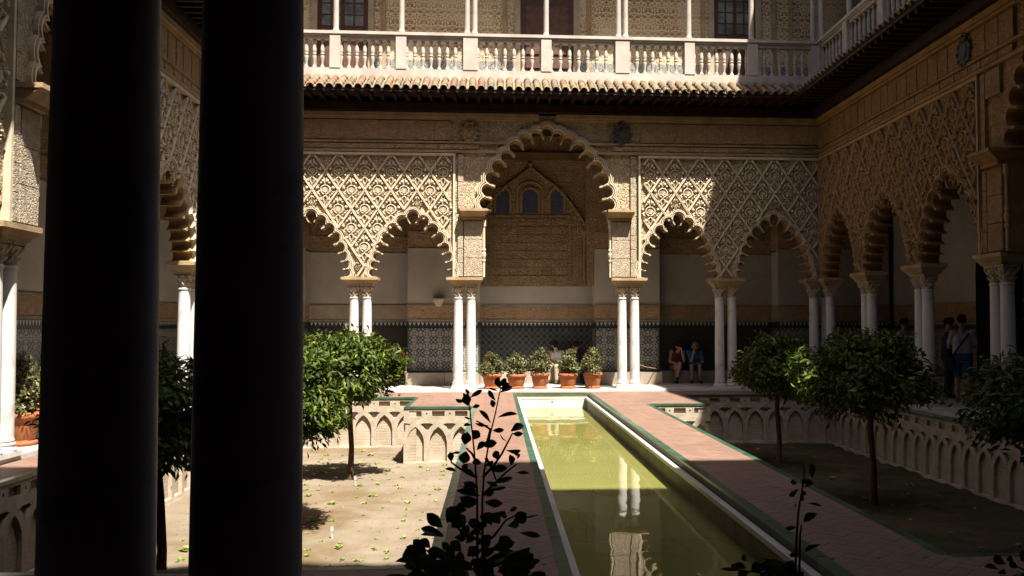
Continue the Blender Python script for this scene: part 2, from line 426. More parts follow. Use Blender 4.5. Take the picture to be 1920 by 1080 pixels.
def shows(q):
    p = q[0]; x = sum(a[0] for a in p)/len(p); y = sum(a[1] for a in p)/len(p)
    if not vis(x, y): return 0
    dx = x/y
    if -.44 < dx < -.2: return 0           # behind the near columns
    if y < 6.4 and -.2 < dx < .05: return q[1]/y**3*.3
    return q[1]/y**3
bricks.sort(key=shows, reverse=True)
for p, ar in bricks[:300]:
    c = (sum(a[0] for a in p)/len(p), sum(a[1] for a in p)/len(p)); m = MB(); brick_mesh(m, p, c)
    m.obj('paving_brick', M['paver'], terrace, loc=(c[0], c[1], 0))
m = MB()
for p, ar in bricks[300:]: brick_mesh(m, p)
m.obj('paving_brick_field', M['paver'], terrace, kind='stuff')

# gallery floor: marble, one step up, with edge slabs
b = MB()
b.box(LX-3.2, RX+4, FARY+.42, 26.3, -1.75, 0); b.box(RX+.42, RX+4, -2, FARY+.4, -1.75, 0); b.box(LX-3.2, LX-.42, -2, FARY+.4, -1.75, 0)
gf = b.obj('gallery_floor', M['floormarble'], kind='structure')
nb_ = MB().box(LX-.4, RX+.4, -2, NEARY-.42, -1.75, 0).obj('unseen_dark_floor', M['mortar'], gf)  # unseen floor, kept dark so little light bounces onto the near columns
def slabs(horizontal, fixed0, fixed1, a0, a1):
    a = a0
    while a < a1 - .05:
        L = min(rnd.uniform(.9, 1.3), a1 - a); e = .004; dz = rnd.uniform(-.002, .002)
        if horizontal: MB().box(a+e, a+L-e, fixed0, fixed1, -.3, dz).obj('marble_slab', M['floormarble'], gf)
        else: MB().box(fixed0, fixed1, a+e, a+L-e, -.3, dz).obj('marble_slab', M['floormarble'], gf)
        a += L
slabs(True, FARY, FARY+.41, LX, RX); slabs(False, RX, RX+.41, NEARY, FARY-.01); slabs(False, LX-.41, LX, NEARY, FARY-.01); slabs(True, NEARY-.41, NEARY, LX, RX)

# pool
b = MB(); b.add([(PX0+.05, PY0, WATER), (PX1-.05, PY0, WATER), (PX1-.05, PY1-.05, WATER), (PX0+.05, PY1-.05, WATER)], [(0,1,2,3)])
b.obj('pool_water', M['water'], kind='structure')['label'] = 'long pool of murky green water reflecting the arcade'
pool = place('pool', None); pool['kind'] = 'structure'; pool['label'] = 'narrow stone pool basin with green tile coping'
b = MB()
for sx, x in ((1, PX0), (-1, PX1)):
    q = sorted((x, x+sx*.13)); b.box(q[0], q[1], PY0, PY1-.13, -1.3, -.20)
b.box(PX0, PX1, PY1-.13, PY1, -1.3, -.20); b.box(PX0, PX1, PY0-.1, PY0, -1.3, TER-.005)
b.obj('basin_wall', M['algae'], pool)
b = MB()
for sx, x in ((1, PX0), (-1, PX1)):
    q = sorted((x, x+sx*.085)); b.box(q[0], q[1], PY0, PY1-.085, -.199, -.088)
b.box(PX0, PX1, PY1-.085, PY1, -.199, -.088); b.obj('tile_face', M['moss'], pool)
b = MB()
for sx, x in ((1, PX0), (-1, PX1)):
    q = sorted((x+sx*.095, x+sx*.165)); b.box(q[0], q[1], PY0, PY1-.165, -.198, -.150)
b.box(PX0+.096, PX1-.096, PY1-.165, PY1-.095, -.198, -.150); b.obj('gutter_rail', M['floormarble'], pool)
b = MB(); b.box(PX0+.12, PX1-.12, PY1-.16, PY1-.131, -.9, -.203)
b.obj('end_wall', plain('pale_end_lining', (.60, .62, .57), .6, .3, .12, 3), pool)
b = MB(); b.tube([(PX0+.95, PY1-.138, -.27), (PX0+.95, PY1-.16, -.27)], .022, 10); b.obj('water_spout', M['iron'], pool)
ct = MB().box(-.0425, .0425, -.118, .118, -.03, 0).mesh('coping_tile', M['green'])
y = PY0 + .12
while y < PY1 - .1:
    for x in (PX0+.0425, PX1-.0425): place('coping_tile', ct, pool, loc=(x, y, TER+.002+rnd.uniform(-.001, .001)))
    y += .241
x = PX0 + .205
while x < PX1 - .1: place('coping_tile', ct, pool, loc=(x, PY1-.0425, TER+.003), rot=(0, 0, R(90))); x += .241

# ------------------------------------------------------------------ garden walls with interlaced blind arches
def garden_wall(label, loc, rz, length, pitch=.46, detail=True, top=True, off=0.0):
    """local: x along, y into the wall, z up; face towards -y"""
    w = thing('garden_wall', label, 'garden wall', loc, rz)
    H0, H1 = SOIL-.5, TER-.035
    MB().box(0, length, .06, .22, H0, H1).obj('wall_body', M['gardenstucco'], w)
    MB().frustum((0, length, -.09, .06), (0, length, .0, .06), H0, SOIL+.045).obj('plinth', M['gardenstucco'], w)
    if top:
        k = max(1, round(length/.25)); L = length/k
        tm = MB().box(-L/2+.003, L/2-.003, -.012, .07, -.042, .002).mesh('coping_tile', M['green'])
        for i in range(k): place('coping_tile', tm, w, loc=((i+.5)*L, 0, TER + rnd.uniform(-.001, .001)))
    if not detail: 
        MB().box(0, length, 0, .06, SOIL+.045, H1-.008).obj('wall_face', M['gardenstucco'], w); return w
    k = max(1, round(length/pitch)); p = length/k; r = p; zs = TER - .735; rib = .05
    za = zs + r + rib*.5
    pm = MB().box(-.055, .055, -.0, .06, SOIL+.046, zs+.02).mesh('pilaster', M['gardenrib'])
    for i in range(k+1):
        x = min(max(i*p, .056), length-.056); place('pilaster', pm, w, loc=(x, .001 if 0 < i < k else .002, 0))
    # interlaced ribs: each springs from pilaster i and lands on i+2
    def ribm(a0, a1, name):
        b = MB(); S = 9; v = []; f = []
        for t in range(S+1):
            a = math.pi*(a0+(a1-a0)*t/S)
            for rr, yy in ((r-rib, .0), (r+rib, .0), (r+rib, .06), (r-rib, .06)): v.append((-rr*math.cos(a), yy, zs+rr*math.sin(a)))
        for t in range(S): 
            for q in range(4): f.append((t*4+q, t*4+(q+1)%4, t*4+4+(q+1)%4, t*4+4+q))
        b.add(v, f); return b.mesh(name, M['gardenrib'])
    full = ribm(0, 1, 'arch_rib'); lh = ribm(0, .5, 'arch_rib'); rh = ribm(.5, 1, 'arch_rib')
    for i in range(-1, k):
        c = (i+1)*p
        me = full if 0 <= i and i+2 <= k else (rh if i < 0 else lh)
        place('arch_rib', me, w, loc=(c, .001*(i % 3)-.001, 0))
    # spandrel plate above the rib tops, with the row of sunk boxes
    b = MB()
    for i in range(k):
        for s in range(8):
            xa, xb = (i+s/8)*p, (i+(s+1)/8)*p
            env = lambda x: zs + max(math.sqrt(max(0, (r)**2-(x-i*p)**2)), math.sqrt(max(0, r*r-(x-(i+1)*p)**2)))
            m0, m1 = env(xa), env(xb)
            b.add([(xa, .004, m0), (xb, .004, m1), (xb, .004, TER-.228), (xa, .004, TER-.228)], [(0,1,2,3)])
    b.box(0, length, .004, .06, TER-.228, TER-.20)
    for i in range(k):
        c = (i+.5)*p; hw = .125
        b.box(i*p, c-hw, .004, .06, TER-.20, TER-.088); b.box(c+hw, (i+1)*p, .004, .06, TER-.20, TER-.088)
    b.box(0, length, .004, .06, TER-.088, H1-.008)
    b.obj('spandrel', M['gardenrib'], w)
    b = MB()
    for i in range(1, k):
        b.tube([(i*p, .0035, TER-.142), (i*p, .03, TER-.142)], .018, 8)
    if k > 1: b.obj('drain_hole', M['black'], w)
    return w
def wcl(x0, x1, y): return (x0, y, 0)
garden_wall('sunlit sunken garden wall of interlaced blind arches behind the bright orange tree', (GL[0]+.002, GL[3], 0), 0, BLK_L[0]-GL[0]-.004)
garden_wall('short sunlit blind-arched block projecting beside the pool, pale corner quoin', (BLK_L[0]-.03, BLK_L[1]-.005, 0), 0, GL[1]-BLK_L[0]+.03)
garden_wall('shaded blind-arched garden wall at the far end of the dark right garden', (BLK_R[0]+.002, GR[3], 0), 0, GR[1]-BLK_R[0]-.004)
garden_wall('half-lit blind-arched block at the corner between pool terrace and right garden', (GR[0]+.002, BLK_R[1]-.005, 0), 0, BLK_R[0]-GR[0]+.028)
garden_wall('long shaded blind-arched wall running along the right side of the sunken garden', (GR[1], GR[3]-.004, 0), R(-90), GR[3]-.004-GR[2])
garden_wall('shaded blind-arched wall along the left side of the sunlit garden', (GL[0], GL[2], 0), R(90), GL[3]-.05-GL[2])
garden_wall('plain garden side of the left pool terrace with green edge tiles', (GL[1], BLK_L[1]-.05, 0), R(-90), BLK_L[1]-.05-GL[2], detail=False)
garden_wall('plain garden side of the right pool terrace with green edge tiles', (GR[0], GR[2], 0), R(90), BLK_R[1]-.05-GR[2], detail=False)
garden_wall('side of the pale corner block facing the orange tree', (BLK_L[0], GL[3]-.05, 0), R(-90), GL[3]-BLK_L[1]-.06, detail=False)
garden_wall('side of the half-lit corner block facing the dark right garden', (BLK_R[0], BLK_R[1]+.02, 0), R(90), GR[3]-BLK_R[1]-.06, detail=False)
garden_wall('near edge wall of the sunlit garden, with green coping', (GL[1], GL[2], 0), R(180), GL[1]-GL[0], detail=False)
garden_wall('near edge wall of the dark right garden, with green coping', (GR[1], GR[2], 0), R(180), GR[1]-GR[0], detail=False)

# ------------------------------------------------------------------ palace wings
ZS, ZT = 2.77, 6.84
def arch_centres(xc, half, big, zoff=0):
    if big:
        k = half/1.53
        t = [(1.53,.16),(1.48,.485),(1.38,.80),(1.226,1.09),(1.01,1.345),(.80,1.59),(.53,1.775),(.265,1.89),(0,2.0)]
        return [(xc-x*k, 4.45+z) for x, z in t] + [(xc+x*k, 4.45+z) for x, z in t[-2::-1]]
    t = [(1,.07),(.955,.20),(.885,.335),(.79,.475),(.665,.635),(.49,.775),(.255,.905),(0,1.0)]
    return [(xc-x*half, ZS+z*1.5) for x, z in t] + [(xc+x*half, ZS+z*1.5) for x, z in t[-2::-1]]
def lobes(C, start, end, k=.46, seg=9):
    """open outline of a multifoil arch from spring to spring"""
    n = len(C); out = [start]
    V = [Vector(c) for c in C]
    for i in range(n):
        a = V[max(i-1, 0)]; c = V[min(i+1, n-1)]; t = (c-a).normalized(); nrm = Vector((-t.y, t.x))
        d = min([(V[i]-V[j]).length for j in (i-1, i+1) if 0 <= j < n]); r = k*d
        for s in range(seg):
            an = R(-118 + 236*s/(seg-1)); p = V[i] + nrm*(r*math.cos(an)) + t*(r*math.sin(an)); out.append((p.x, p.y))
        if i < n-1:
            mid = (V[i]+V[i+1])/2; tt = (V[i+1]-V[i]).normalized(); nn = Vector((-tt.y, tt.x)); dd = (V[i+1]-V[i]).length
            p = mid - nn*(.40*dd)
            out += [tuple(p+tt*-.012), tuple(p+tt*.012)]
    out.append(end); return out
def lobe_band(C, delta, seg=7, k=.46):
    V = [Vector(c) for c in C]; n = len(V); out = []
    ds = [(V[i+1]-V[i]).length for i in range(n-1)]; rr = [max(.46*min([ds[j] for j in (i-1, i) if 0 <= j < n-1])+delta, .515*max([ds[j] for j in (i-1, i) if 0 <= j < n-1])) for i in range(n)]
    cut = []
    for i in range(n-1):
        d = ds[i]; r0, r1 = rr[i], rr[i+1]; tt = (V[i+1]-V[i])/d; nn = Vector((-tt.y, tt.x))
        a = (r0*r0-r1*r1+d*d)/(2*d); h = math.sqrt(max(r0*r0-a*a, 1e-6)); cut.append(V[i]+tt*a+nn*h)
    for i in range(n):
        a = V[max(i-1, 0)]; c = V[min(i+1, n-1)]; t = (c-a).normalized(); nm = Vector((-t.y, t.x))
        ang = lambda p: math.atan2((p-V[i]).dot(t), (p-V[i]).dot(nm))
        a0 = ang(cut[i-1]) if i > 0 else R(-95); a1 = ang(cut[i]) if i < n-1 else R(95)
        for s in range(seg):
            x = a0+(a1-a0)*s/(seg-1); p = V[i]+nm*(rr[i]*math.cos(x))+t*(rr[i]*math.sin(x)); out.append((p.x, p.y))
    return out

# shared meshes
def col_shaft():
    p = [(.128,.17),(.128,.20),(.120,.215)]
    for t in range(9): u = t/8; p.append((.1205-.0125*u**1.4+.002*math.sin(u*3.1), .24+u*1.98))
    p += [(.110,2.235),(.121,2.245),(.121,2.272),(.110,2.28)]
    return MB().lathe(p, 40).mesh('shaft', M['marble'], True)
def col_base():
    b = MB().box(-.155, .155, -.155, .155, 0, .06)
    b.lathe([(.150,.06),(.158,.08),(.150,.105),(.132,.112),(.128,.13),(.140,.145),(.140,.16),(.126,.17)], 28)
    return b.mesh('base', M['marble'])
def col_capital():
    b = MB().lathe([(.106,2.28),(.110,2.30),(.112,2.36),(.122,2.42),(.142,2.48),(.150,2.51),(.13,2.53)], 20)
    for tier, (z, r, hh, off) in enumerate(((2.32,.116,.07,0),(2.40,.128,.08,.39))):
        for i in range(8):
            a = 2*math.pi*i/8+off; d = Vector((math.cos(a), math.sin(a), 0)); s = Vector((-d.y, d.x, 0)); c = d*r
            up = Vector((0,0,1))
            pts = [c+s*.035+up*z, c-s*.035+up*z, c-s*.03+d*.012+up*(z+hh*.6), c+s*.03+d*.012+up*(z+hh*.6), c+d*.05+up*(z+hh), c+d*.045+up*(z+hh*.72)]
            b.add(pts, [(0,1,2,3),(3,2,4),(3,4,5),(2,5,4),(0,3,5),(1,5,2),(0,5,1)])
    for a in range(4):
        t = math.pi/4+a*math.pi/2; b.ball((.17*math.cos(t), .17*math.sin(t), 2.505), .038, 8, 6); b.ball((.155*math.cos(t), .155*math.sin(t), 2.465), .03, 6, 5)
    b.box(-.15, .15, -.15, .15, 2.535, 2.575)
    return b.mesh('capital', M['capital'])
SHAFT, BASE, CAP = col_shaft(), col_base(), col_capital()
def impost(hw, depth=.25):
    b = MB(); b.frustum((-hw*.70, hw*.70, -depth*.75, depth*.75), (-hw*.78, hw*.78, -depth*.8, depth*.8), 2.576, 2.62)
    b.frustum((-hw*.78, hw*.78, -depth*.8, depth*.8), (-hw*.98, hw*.98, -depth*1.04, depth*1.04), 2.62, 2.70)
    b.box(-hw, hw, -depth*1.08, depth*1.08, 2.70, 2.768); return b.mesh('impost', M['stucco_ochre'])

CW, CH = .64, .94
def ornament(seed):
    """stucco filling of one lattice cell: shell rosette, buds, leaves; centred, facing -y, backing at y=0"""
    q = random.Random(seed); b = MB()
    # ring
    S = 16; v = []; f = []
    for i in range(S):
        a = 2*math.pi*i/S
        for rr, yy in ((.096,-.03),(.112,-.042),(.128,-.03),(.132,0),(.09,0)): v.append((rr*math.cos(a), yy, rr*math.sin(a)))
    for i in range(S):
        for k in range(4): j = (i+1) % S; f.append((i*5+k, j*5+k, j*5+k+1, i*5+k+1))
    b.add(v, f)
    # fluted shell
    nb = 9; v = [(0, -.03, -.055)]; f = []
    for i in range(nb*2+1):
        a = R(-28 + 236*i/(nb*2)); rad = .085 if i % 2 else .074
        v.append((rad*math.cos(a), -.052 if i % 2 else -.022, -.012+rad*math.sin(a)))
    f = [(0, i, i+1) for i in range(1, nb*2+1)]; b.add(v, f)
    b.ball((0, -.035, -.06), .028, 8, 5)
    def bud(x, z, r): b.ball((x, -.04, z), r, 8, 5, (1, 1, 1.1))
    for s in (-1, 1):
        bud(s*.052, .215, .036); bud(s*.195, .045, .034); bud(s*.095, -.235, .03); bud(s*.165, -.105, .024); bud(s*.10, .165, .024)
        b.tube([(s*.012, -.02, .14), (s*.03, -.04, .20), (s*.02, -.04, .27), (s*.045, -.03, .31)], [.016,.018,.014,.006], 5)
        b.tube([(s*.14, -.02, -.02), (s*.19, -.035, -.07), (s*.235, -.03, -.03)], [.012,.016,.006], 5)
        b.tube([(0, -.02, -.14), (s*.05, -.035, -.19), (s*.04, -.03, -.27), (0, -.03, -.33)], [.014,.016,.012,.008], 5)
        b.tube([(s*.17, -.02, .09), (s*.21, -.035, .11), (s*.18, -.03, .17)], [.012,.014,.006], 5)
    b.ball((0, -.03, .36), .022, 6, 4)
    for _ in range(84):
        for _t in range(20):
            x, z = q.uniform(0.02, .30), q.uniform(-.44, .44)
            if x/.32+abs(z)/.47 < .93 and x*x+z*z > .142**2: break
        a = q.uniform(0, math.pi); L = q.uniform(.016, .036); W = L*.45; y = -q.uniform(.022, .04)
        for s in (-1, 1):
            ux, uz = s*math.cos(a), math.sin(a)
            pts = [(s*x+ux*L, 0, z+uz*L), (s*x-ux*L, 0, z-uz*L), (s*x-uz*W, 0, z+ux*W), (s*x+uz*W, 0, z-ux*W), (s*x, y, z)]
            b.add(pts, [(0,2,4),(2,1,4),(1,3,4),(3,0,4)])
    return b.mesh('lattice_ornament', M['orn'], False)
UNTINTED = dict(stucco=M['stucco'], fine=M['stucco_fine'], orn=M['orn'], brown=M['brownstucco'], ochre=M['stucco_ochre'])
SHADE_TINT = dict(stucco=carved('shade_tinted_stucco', (.33, .20, .09), (.43, .27, .135)), fine=carved('shade_tinted_fine', (.33, .20, .095), (.43, .275, .145), 20, 46, .8, .016),
              orn=plain('shade_tinted_relief', (.43, .275, .135), .85, .15, .16, 5, .35, 70), brown=carved('shade_tinted_frieze', (.31, .18, .08), (.41, .25, .12), 14, 34, .8, .02), ochre=plain('shade_tinted_plain', (.33, .19, .075), .85, .15, .2, 3, .4, 50))  # right wing's stucco, darker and more orange: shade put into its colour
ORN = [ornament(s) for s in (3, 11, 29)]
def rib_mesh(sgn):
    L = math.hypot(CW/2, CH/2)/2; a = math.atan2(CH/2, sgn*CW/2); d = Vector((math.cos(a), 0, math.sin(a))); s = Vector((-d.z, 0, d.x))
    b = MB(); v = []
    prof = ((-.026,.0),(-.026,-.048),(-.014,-.060),(-.006,-.05),(.006,-.05),(.014,-.060),(.026,-.048),(.026,.0))
    for e in (-1, 1):
        for o, y in prof: v.append(tuple(d*(e*(L/2+.004))+s*o+Vector((0, y, 0))))
    b.add(v, [(i, i+1, 9+i, 8+i) for i in range(7)] + [tuple(range(8)), tuple(range(15, 7, -1))])
    return b.mesh('lattice_rib', M['orn'])
RIBP, RIBN = rib_mesh(1), rib_mesh(-1)
def recoat(me, m): c = me.copy(); c.materials[0] = m; return c
ORNS = {False: ORN, True: [recoat(o, SHADE_TINT['orn']) for o in ORN]}
RIBS = {False: (RIBP, RIBN), True: (recoat(RIBP, SHADE_TINT['orn']), recoat(RIBN, SHADE_TINT['orn']))}

BAL_PROF = [(.052,0),(.052,.05),(.030,.06),(.026,.10),(.034,.16),(.050,.25),(.052,.29),(.036,.325),(.050,.335),(.050,.355),(.036,.365),(.046,.385),(.052,.43),(.046,.50),(.030,.58),(.022,.62),(.032,.635),(.032,.65),(.045,.655),(.045,.69)]
BAL = MB().lathe(BAL_PROF, 14).mesh('baluster', M['balcony'], True)
def cover_tile(L=.30):
    b = MB(); S = 7; v = []; f = []
    for e, (yy, r0) in enumerate(((0, .088), (L, .070))):
        for k, rr in ((0, r0), (1, r0-.017)):
            for i in range(S+1):
                a = math.pi*i/S; v.append((rr*math.cos(a), yy, rr*math.sin(a)*.95))
    n = S+1
    for i in range(S):
        f += [(i, i+1, 2*n+i+1, 2*n+i), (n+i+1, n+i, 3*n+i, 3*n+i+1), (i+1, i, n+i, n+i+1), (2*n+i, 2*n+i+1, 3*n+i+1, 3*n+i)]
    b.add(v, f); return b.mesh('roof_tile', M['tile'])
TILE = cover_tile()
UPCOL = MB().lathe([(.085,0),(.085,.05),(.07,.07),(.068,.1),(.062,2.88),(.075,2.90),(.075,2.93),(.062,2.95),(.095,3.10),(.10,3.13)], 18).mesh('upper_column', M['balcony'], True)

def crest(parent, x, z, dark=False, w=.42, h=.54):
    """heraldic shield relief with crown, facing -y"""
    m = M['iron'] if dark else M['lace']
    sh = thing_part = place('heraldic_shield', None, parent, loc=(x, -.225, z))
    poly = [(-w*.42, h*.22), (w*.42, h*.22), (w*.45, 0), (w*.34, -h*.30), (0, -h*.5), (-w*.34, -h*.30), (-w*.45, 0)]
    b = MB().prism([(px*1.18, pz*1.14) for px, pz in poly], -.03, .0); b.obj('shield_field', m, sh)
    b = MB().prism([(px*.62, pz*.62) for px, pz in poly], -.05, -.03); b.obj('shield_boss', m, sh)
    b = MB()
    for i in range(10):
        a = i*2*math.pi/10; b.ball((math.cos(a)*w*.52, -.02, math.sin(a)*h*.42-.03), .045, 6, 5)
    b.obj('shield_mantling', m, sh)
    b = MB().box(-w*.26, w*.26, -.05, 0, h*.32, h*.42)
    for i in (-2, -1, 0, 1, 2): b.ball((i*w*.12, -.025, h*(.47 + .05*(2-abs(i)))), .03, 6, 5)
    b.ball((0, -.02, h*.68), .03, 6, 5); b.obj('shield_crown', m, sh)
    return sh

def wing(label, loc, rz, pairs, big_bay, s0, s1, det, shade_tint=False, orn_side=(-1e9, 1e9), posts=(), upcols=(), slots=None, crests=(), wall_end0=None, wall_end1=None):
    """local frame: x along the arcade, y away from the courtyard, z up. det = (a, b): range of x that gets full relief."""
    W = thing('palace_wing', label, 'building', loc, rz)
    PM = SHADE_TINT if shade_tint else UNTINTED
    inside = lambda x: det[0] <= x <= det[1]
    # --- lower arcade wall
    wall = MB(); intr = MB(); arches = []
    for i in range(len(pairs)-1):
        xa, xb = pairs[i], pairs[i+1]; xc = (xa+xb)/2; big = i == big_bay
        if big:
            half = 1.53*(xb-xa)/4.11; C = arch_centres(xc, half, True); j = (xb-xa)/2-.487
            ol = [(xc-j, ZS), (xc-j, 4.45)] + lobes(C, (xc-half+.13, 4.45), (xc+half-.13, 4.45)) + [(xc+j, 4.45), (xc+j, ZS)]
        else:
            half = (xb-xa)/2-.325; C = arch_centres(xc, half, False)
            ol = lobes(C, (xc-half+.10, ZS), (xc+half-.10, ZS))
        arches.append((xc, half, big, C))
        poly = [(xa, ZS)] + ol + [(xb, ZS), (xb, ZT), (xa, ZT)]
        tri = tessellate_polygon([[Vector((x, z, 0)) for x, z in poly]])
        for y in (-.16, .2): wall.add([(x, y, z) for x, z in poly], [tuple(t) for t in tri])
        n = len(ol); intr.add([(x, -.16, z) for x, z in ol] + [(x, .2, z) for x, z in ol], [(k, k+1, n+k+1, n+k) for k in range(n-1)])
        wall.add([(xa, -.16, ZS), (ol[0][0], -.16, ZS), (ol[0][0], .2, ZS), (xa, .2, ZS)], [(0,1,2,3)])
        wall.add([(xb, -.16, ZS), (ol[-1][0], -.16, ZS), (ol[-1][0], .2, ZS), (xb, .2, ZS)], [(0,1,2,3)])
        for arch_no in range(1):
            if not inside(xc): continue
            b = MB()
            for d0, d1, h in ((.012, .042, .032), (.062, .088, .05), (.108, .130, .03)):
                if not big: d0, d1 = d0*.8, d1*.8
                p0, p1 = lobe_band(C, d0), lobe_band(C, d1); m = len(p0); v = []
                for q in range(m): v += [(p0[q][0], -.135, p0[q][1]), (p0[q][0], -.2-h, p0[q][1]), (p1[q][0], -.2-h, p1[q][1]), (p1[q][0], -.135, p1[q][1])]
                b.add(v, [(4*q+e, 4*q+e+1, 4*q+5+e, 4*q+4+e) for q in range(m-1) for e in range(3)])
            b.obj('arch_moulding', PM['orn'], W)
    if pairs[0] > s0: 
        wall.box(s0, pairs[0], -.16, .2, ZS, ZT)
    if pairs[-1] < s1: wall.box(pairs[-1], s1, -.16, .2, ZS, ZT)
    wall.obj('arcade_wall', PM['stucco'], W); intr.obj('arch_soffit', PM['ochre'] if shade_tint else M['intrados'], W)
    def near_arch(x, z, marg):
        for xc, half, big, C in arches:
            if abs(x-xc) > half+.6: continue
            for k, c in enumerate(C):
                if math.hypot(x-c[0], z-c[1]) < marg: return True
            zs = 4.45 if big else ZS
            if abs(x-xc) < half:
                # under the line of lobe centres
                zz = np.interp(x, [c[0] for c in C], [c[1] for c in C])
                if z < zz: return True
            if big and abs(x-xc) < (half-.0) and z < 4.5: return True
        return False
    # --- columns
    for i, px in enumerate(pairs):
        if not (s0-.3 <= px <= s1+.3): continue
        hw = .45
        for dx in (-.16, .16):
            c = place('column', None, W, loc=(px+dx, 0, 0), scale=(1, 1, 1.05 if rz == R(180) else 1))
            place('shaft', SHAFT, c); place('base', BASE, c); place('capital', CAP, c)
        place('impost', impost(hw), W, loc=(px, 0, 0))
    # --- sebka lattice panels, pilasters, frieze
    if det[1] > det[0]:
        bx = [pairs[big_bay], pairs[big_bay+1]]
        panels = []
        if bx[0]-.24 > det[0]: panels.append((max(s0, det[0]), bx[0]-.24))
        if bx[1]+.24 < det[1]: panels.append((bx[1]+.24, min(s1, det[1])))
        for (xa, xb) in panels:
            LP = place('lattice_panel', None, W)
            b = MB(); b.box(xa, xb, -.245, -.139, 5.79, 5.85); b.box(xa, xa+.05, -.245, -.139, ZS, 5.79); b.box(xb-.05, xb, -.245, -.139, ZS, 5.79)
            b.obj('panel_frame', PM['orn'], LP)
            x_ref = bx[0]-.24-.30 if xb < bx[0] else bx[1]+.24+.30
            zr = 5.385
            for jz in range(-1, 8):
                for ix in range(-14, 15):
                    x = x_ref + ix*CW + (CW/2 if jz % 2 else 0); z = zr - jz*CH/2
                    if xa+.1 < x < xb-.1 and ZS+.15 < z < 5.6 and not near_arch(x, z, .26):
                        place('lattice_ornament', ORNS[shade_tint][(ix*7+jz*3) % 3], LP, loc=(x, -.16, z), scale=(1, 1.15, 1))
                    elif xa+.1 < x < xb-.1:
                        for ox, oz, sc_ in ((0, .17, .55), (.12, .08, .5), (-.12, .08, .5), (0, .27, .38), (.16, 0, .34), (-.16, 0, .34), (0, -.2, .4)):
                            if xa+.12 < x+ox < xb-.12 and ZS+.2 < z+oz < 5.6 and not near_arch(x+ox, z+oz, .20+.20*sc_):
                                place('lattice_ornament', ORNS[shade_tint][(ix+jz) % 3], LP, loc=(x+ox, -.16, z+oz), scale=(sc_, 1.2, sc_)); break
                    for sg in (1, -1):
                        for u in (.25, .75):
                            # lower edges of the cell: from (+-CW/2,0) to (0,-CH/2)
                            rx, rz_ = x + sg*CW/2*u, z - CH/2*(1-u)
                            if xa+.06 < rx < xb-.06 and ZS+.06 < rz_ < 5.74 and not near_arch(rx, rz_, .21):
                                place('lattice_rib', RIBS[shade_tint][0 if sg > 0 else 1], LP, loc=(rx, -.16, rz_), scale=(1, 1.15, 1))
        # pilaster blocks beside the big arch
        big = arches[big_bay]; 
        for side in (-1, 1):
            e = bx[0] if side < 0 else bx[1]
            if not inside(e): continue
            for (o0, o1) in ((.035, .175), (-.44, .02)):
                u0, u1 = sorted((e+side*o0, e+side*o1)); hgt = .33 if o1 > .1 else .46
                for za, zb in ((ZS+.02, 4.18), (4.47, 5.83)):
                    m = max(1, round((zb-za)/hgt))
                    for k in range(m):
                        z, z2 = za+(zb-za)*k/m, za+(zb-za)*(k+1)/m
                        if z2 < 4.2 or not any(near_arch(q_, zz, .30) for q_ in (u0, (u0+u1)/2, u1) for zz in (z, (z+z2)/2, z2)):
                            MB().box(u0+.006, u1-.006, -.222, -.159, z+.006, z2-.006).obj('carved_block', PM['fine'], W)
            # bracket
            u0, u1 = sorted((e-side*.56, e+side*.12))
            b = MB(); b.box(u0, u1, -.50, .2, 4.39, 4.45); b.frustum((u0+.03, u1-.08, -.30, .2), (u0+.01, u1-.02, -.47, .2), 4.27, 4.389); b.box(u0+.03, u1-.1, -.29, .2, 4.20, 4.269)
            b.obj('bracket', PM['ochre'], W)
            # colonnette on the jamb under the bracket
            jx = e-side*.475
            b = MB(); prof = [(.03,2.78),(.03,3.15),(.045,3.17),(.045,3.2),(.03,3.22),(.05,3.3),(.055,3.36),(.035,3.4),(.05,3.45),(.03,3.5),(.03,4.0),(.05,4.05),(.05,4.2)]
            b.lathe(prof, 10, jx, -.16); b.obj('jamb_colonnette', PM['orn'], W)
            # blocks above the haunch
            for (z, z2) in ((5.30, 5.56), (5.57, 5.83)):
                u0, u1 = sorted((e-side*.44, e-side*.72))
                if not near_arch(u0, z, .22) and not near_arch(u1, z, .22): MB().box(u0+.006, u1-.006, -.222, -.139, z+.006, z2-.006).obj('carved_block', PM['fine'], W)
        # frieze
        b = MB(); x0, x1 = max(s0, det[0]), min(s1, det[1])
        def ledge(z0, z1, pr):
            segs = [(x0, x1)]
            xc, half, _, C = big
            if inside(xc) and z0 < C[8][1]+.3:
                # interrupted by the crown of the big arch
                cut = [c[0] for c in C if c[1]+.30 > z0]
                segs = [(x0, min(cut)-.22), (max(cut)+.22, x1)]
            for a, c in segs:
                if c > a: b.box(a, c, -.2-pr, -.141, z0, z1)
        ledge(6.74, 6.85, .10); ledge(6.69, 6.739, .05); ledge(6.105, 6.15, .05); ledge(5.87, 5.935, .045)
        b.obj('ledge', PM['ochre'], W)
        for z0, z1, wd in ((6.17, 6.67, .43), (5.95, 6.09, .50)):
            x = x0+.01
            while x < x1-.2:
                w = wd*rnd.uniform(.85, 1.12); w = min(w, x1-x)
                if not any(near_arch(q, zz, .31) for q in (x, x+w/2, x+w) for zz in (z0, z1)):
                    if not any(abs(x+w/2-c[0]) < .36 and z1 > 6.2 for c in crests):
                        MB().box(x+.012, x+w-.012, -.215, -.139, z0+.01, z1-.01).obj('frieze_panel', PM['brown'], W)
                if not any(near_arch(x+w, zz, .33) for zz in (z0, z1)): MB().box(x+w-.010, x+w+.010, -.228, -.159, z0+.01, z1-.01).obj('fillet', PM['ochre'], W)
                x += w
        for cx, dark in crests: crest(W, cx, 6.40, dark)
    # --- eaves
    EV = place('eave', None, W)
    MB().box(s0, s1, -.40, -.201, 6.87, 7.08).obj('wall_plate', M['wood'], EV)
    b = MB()
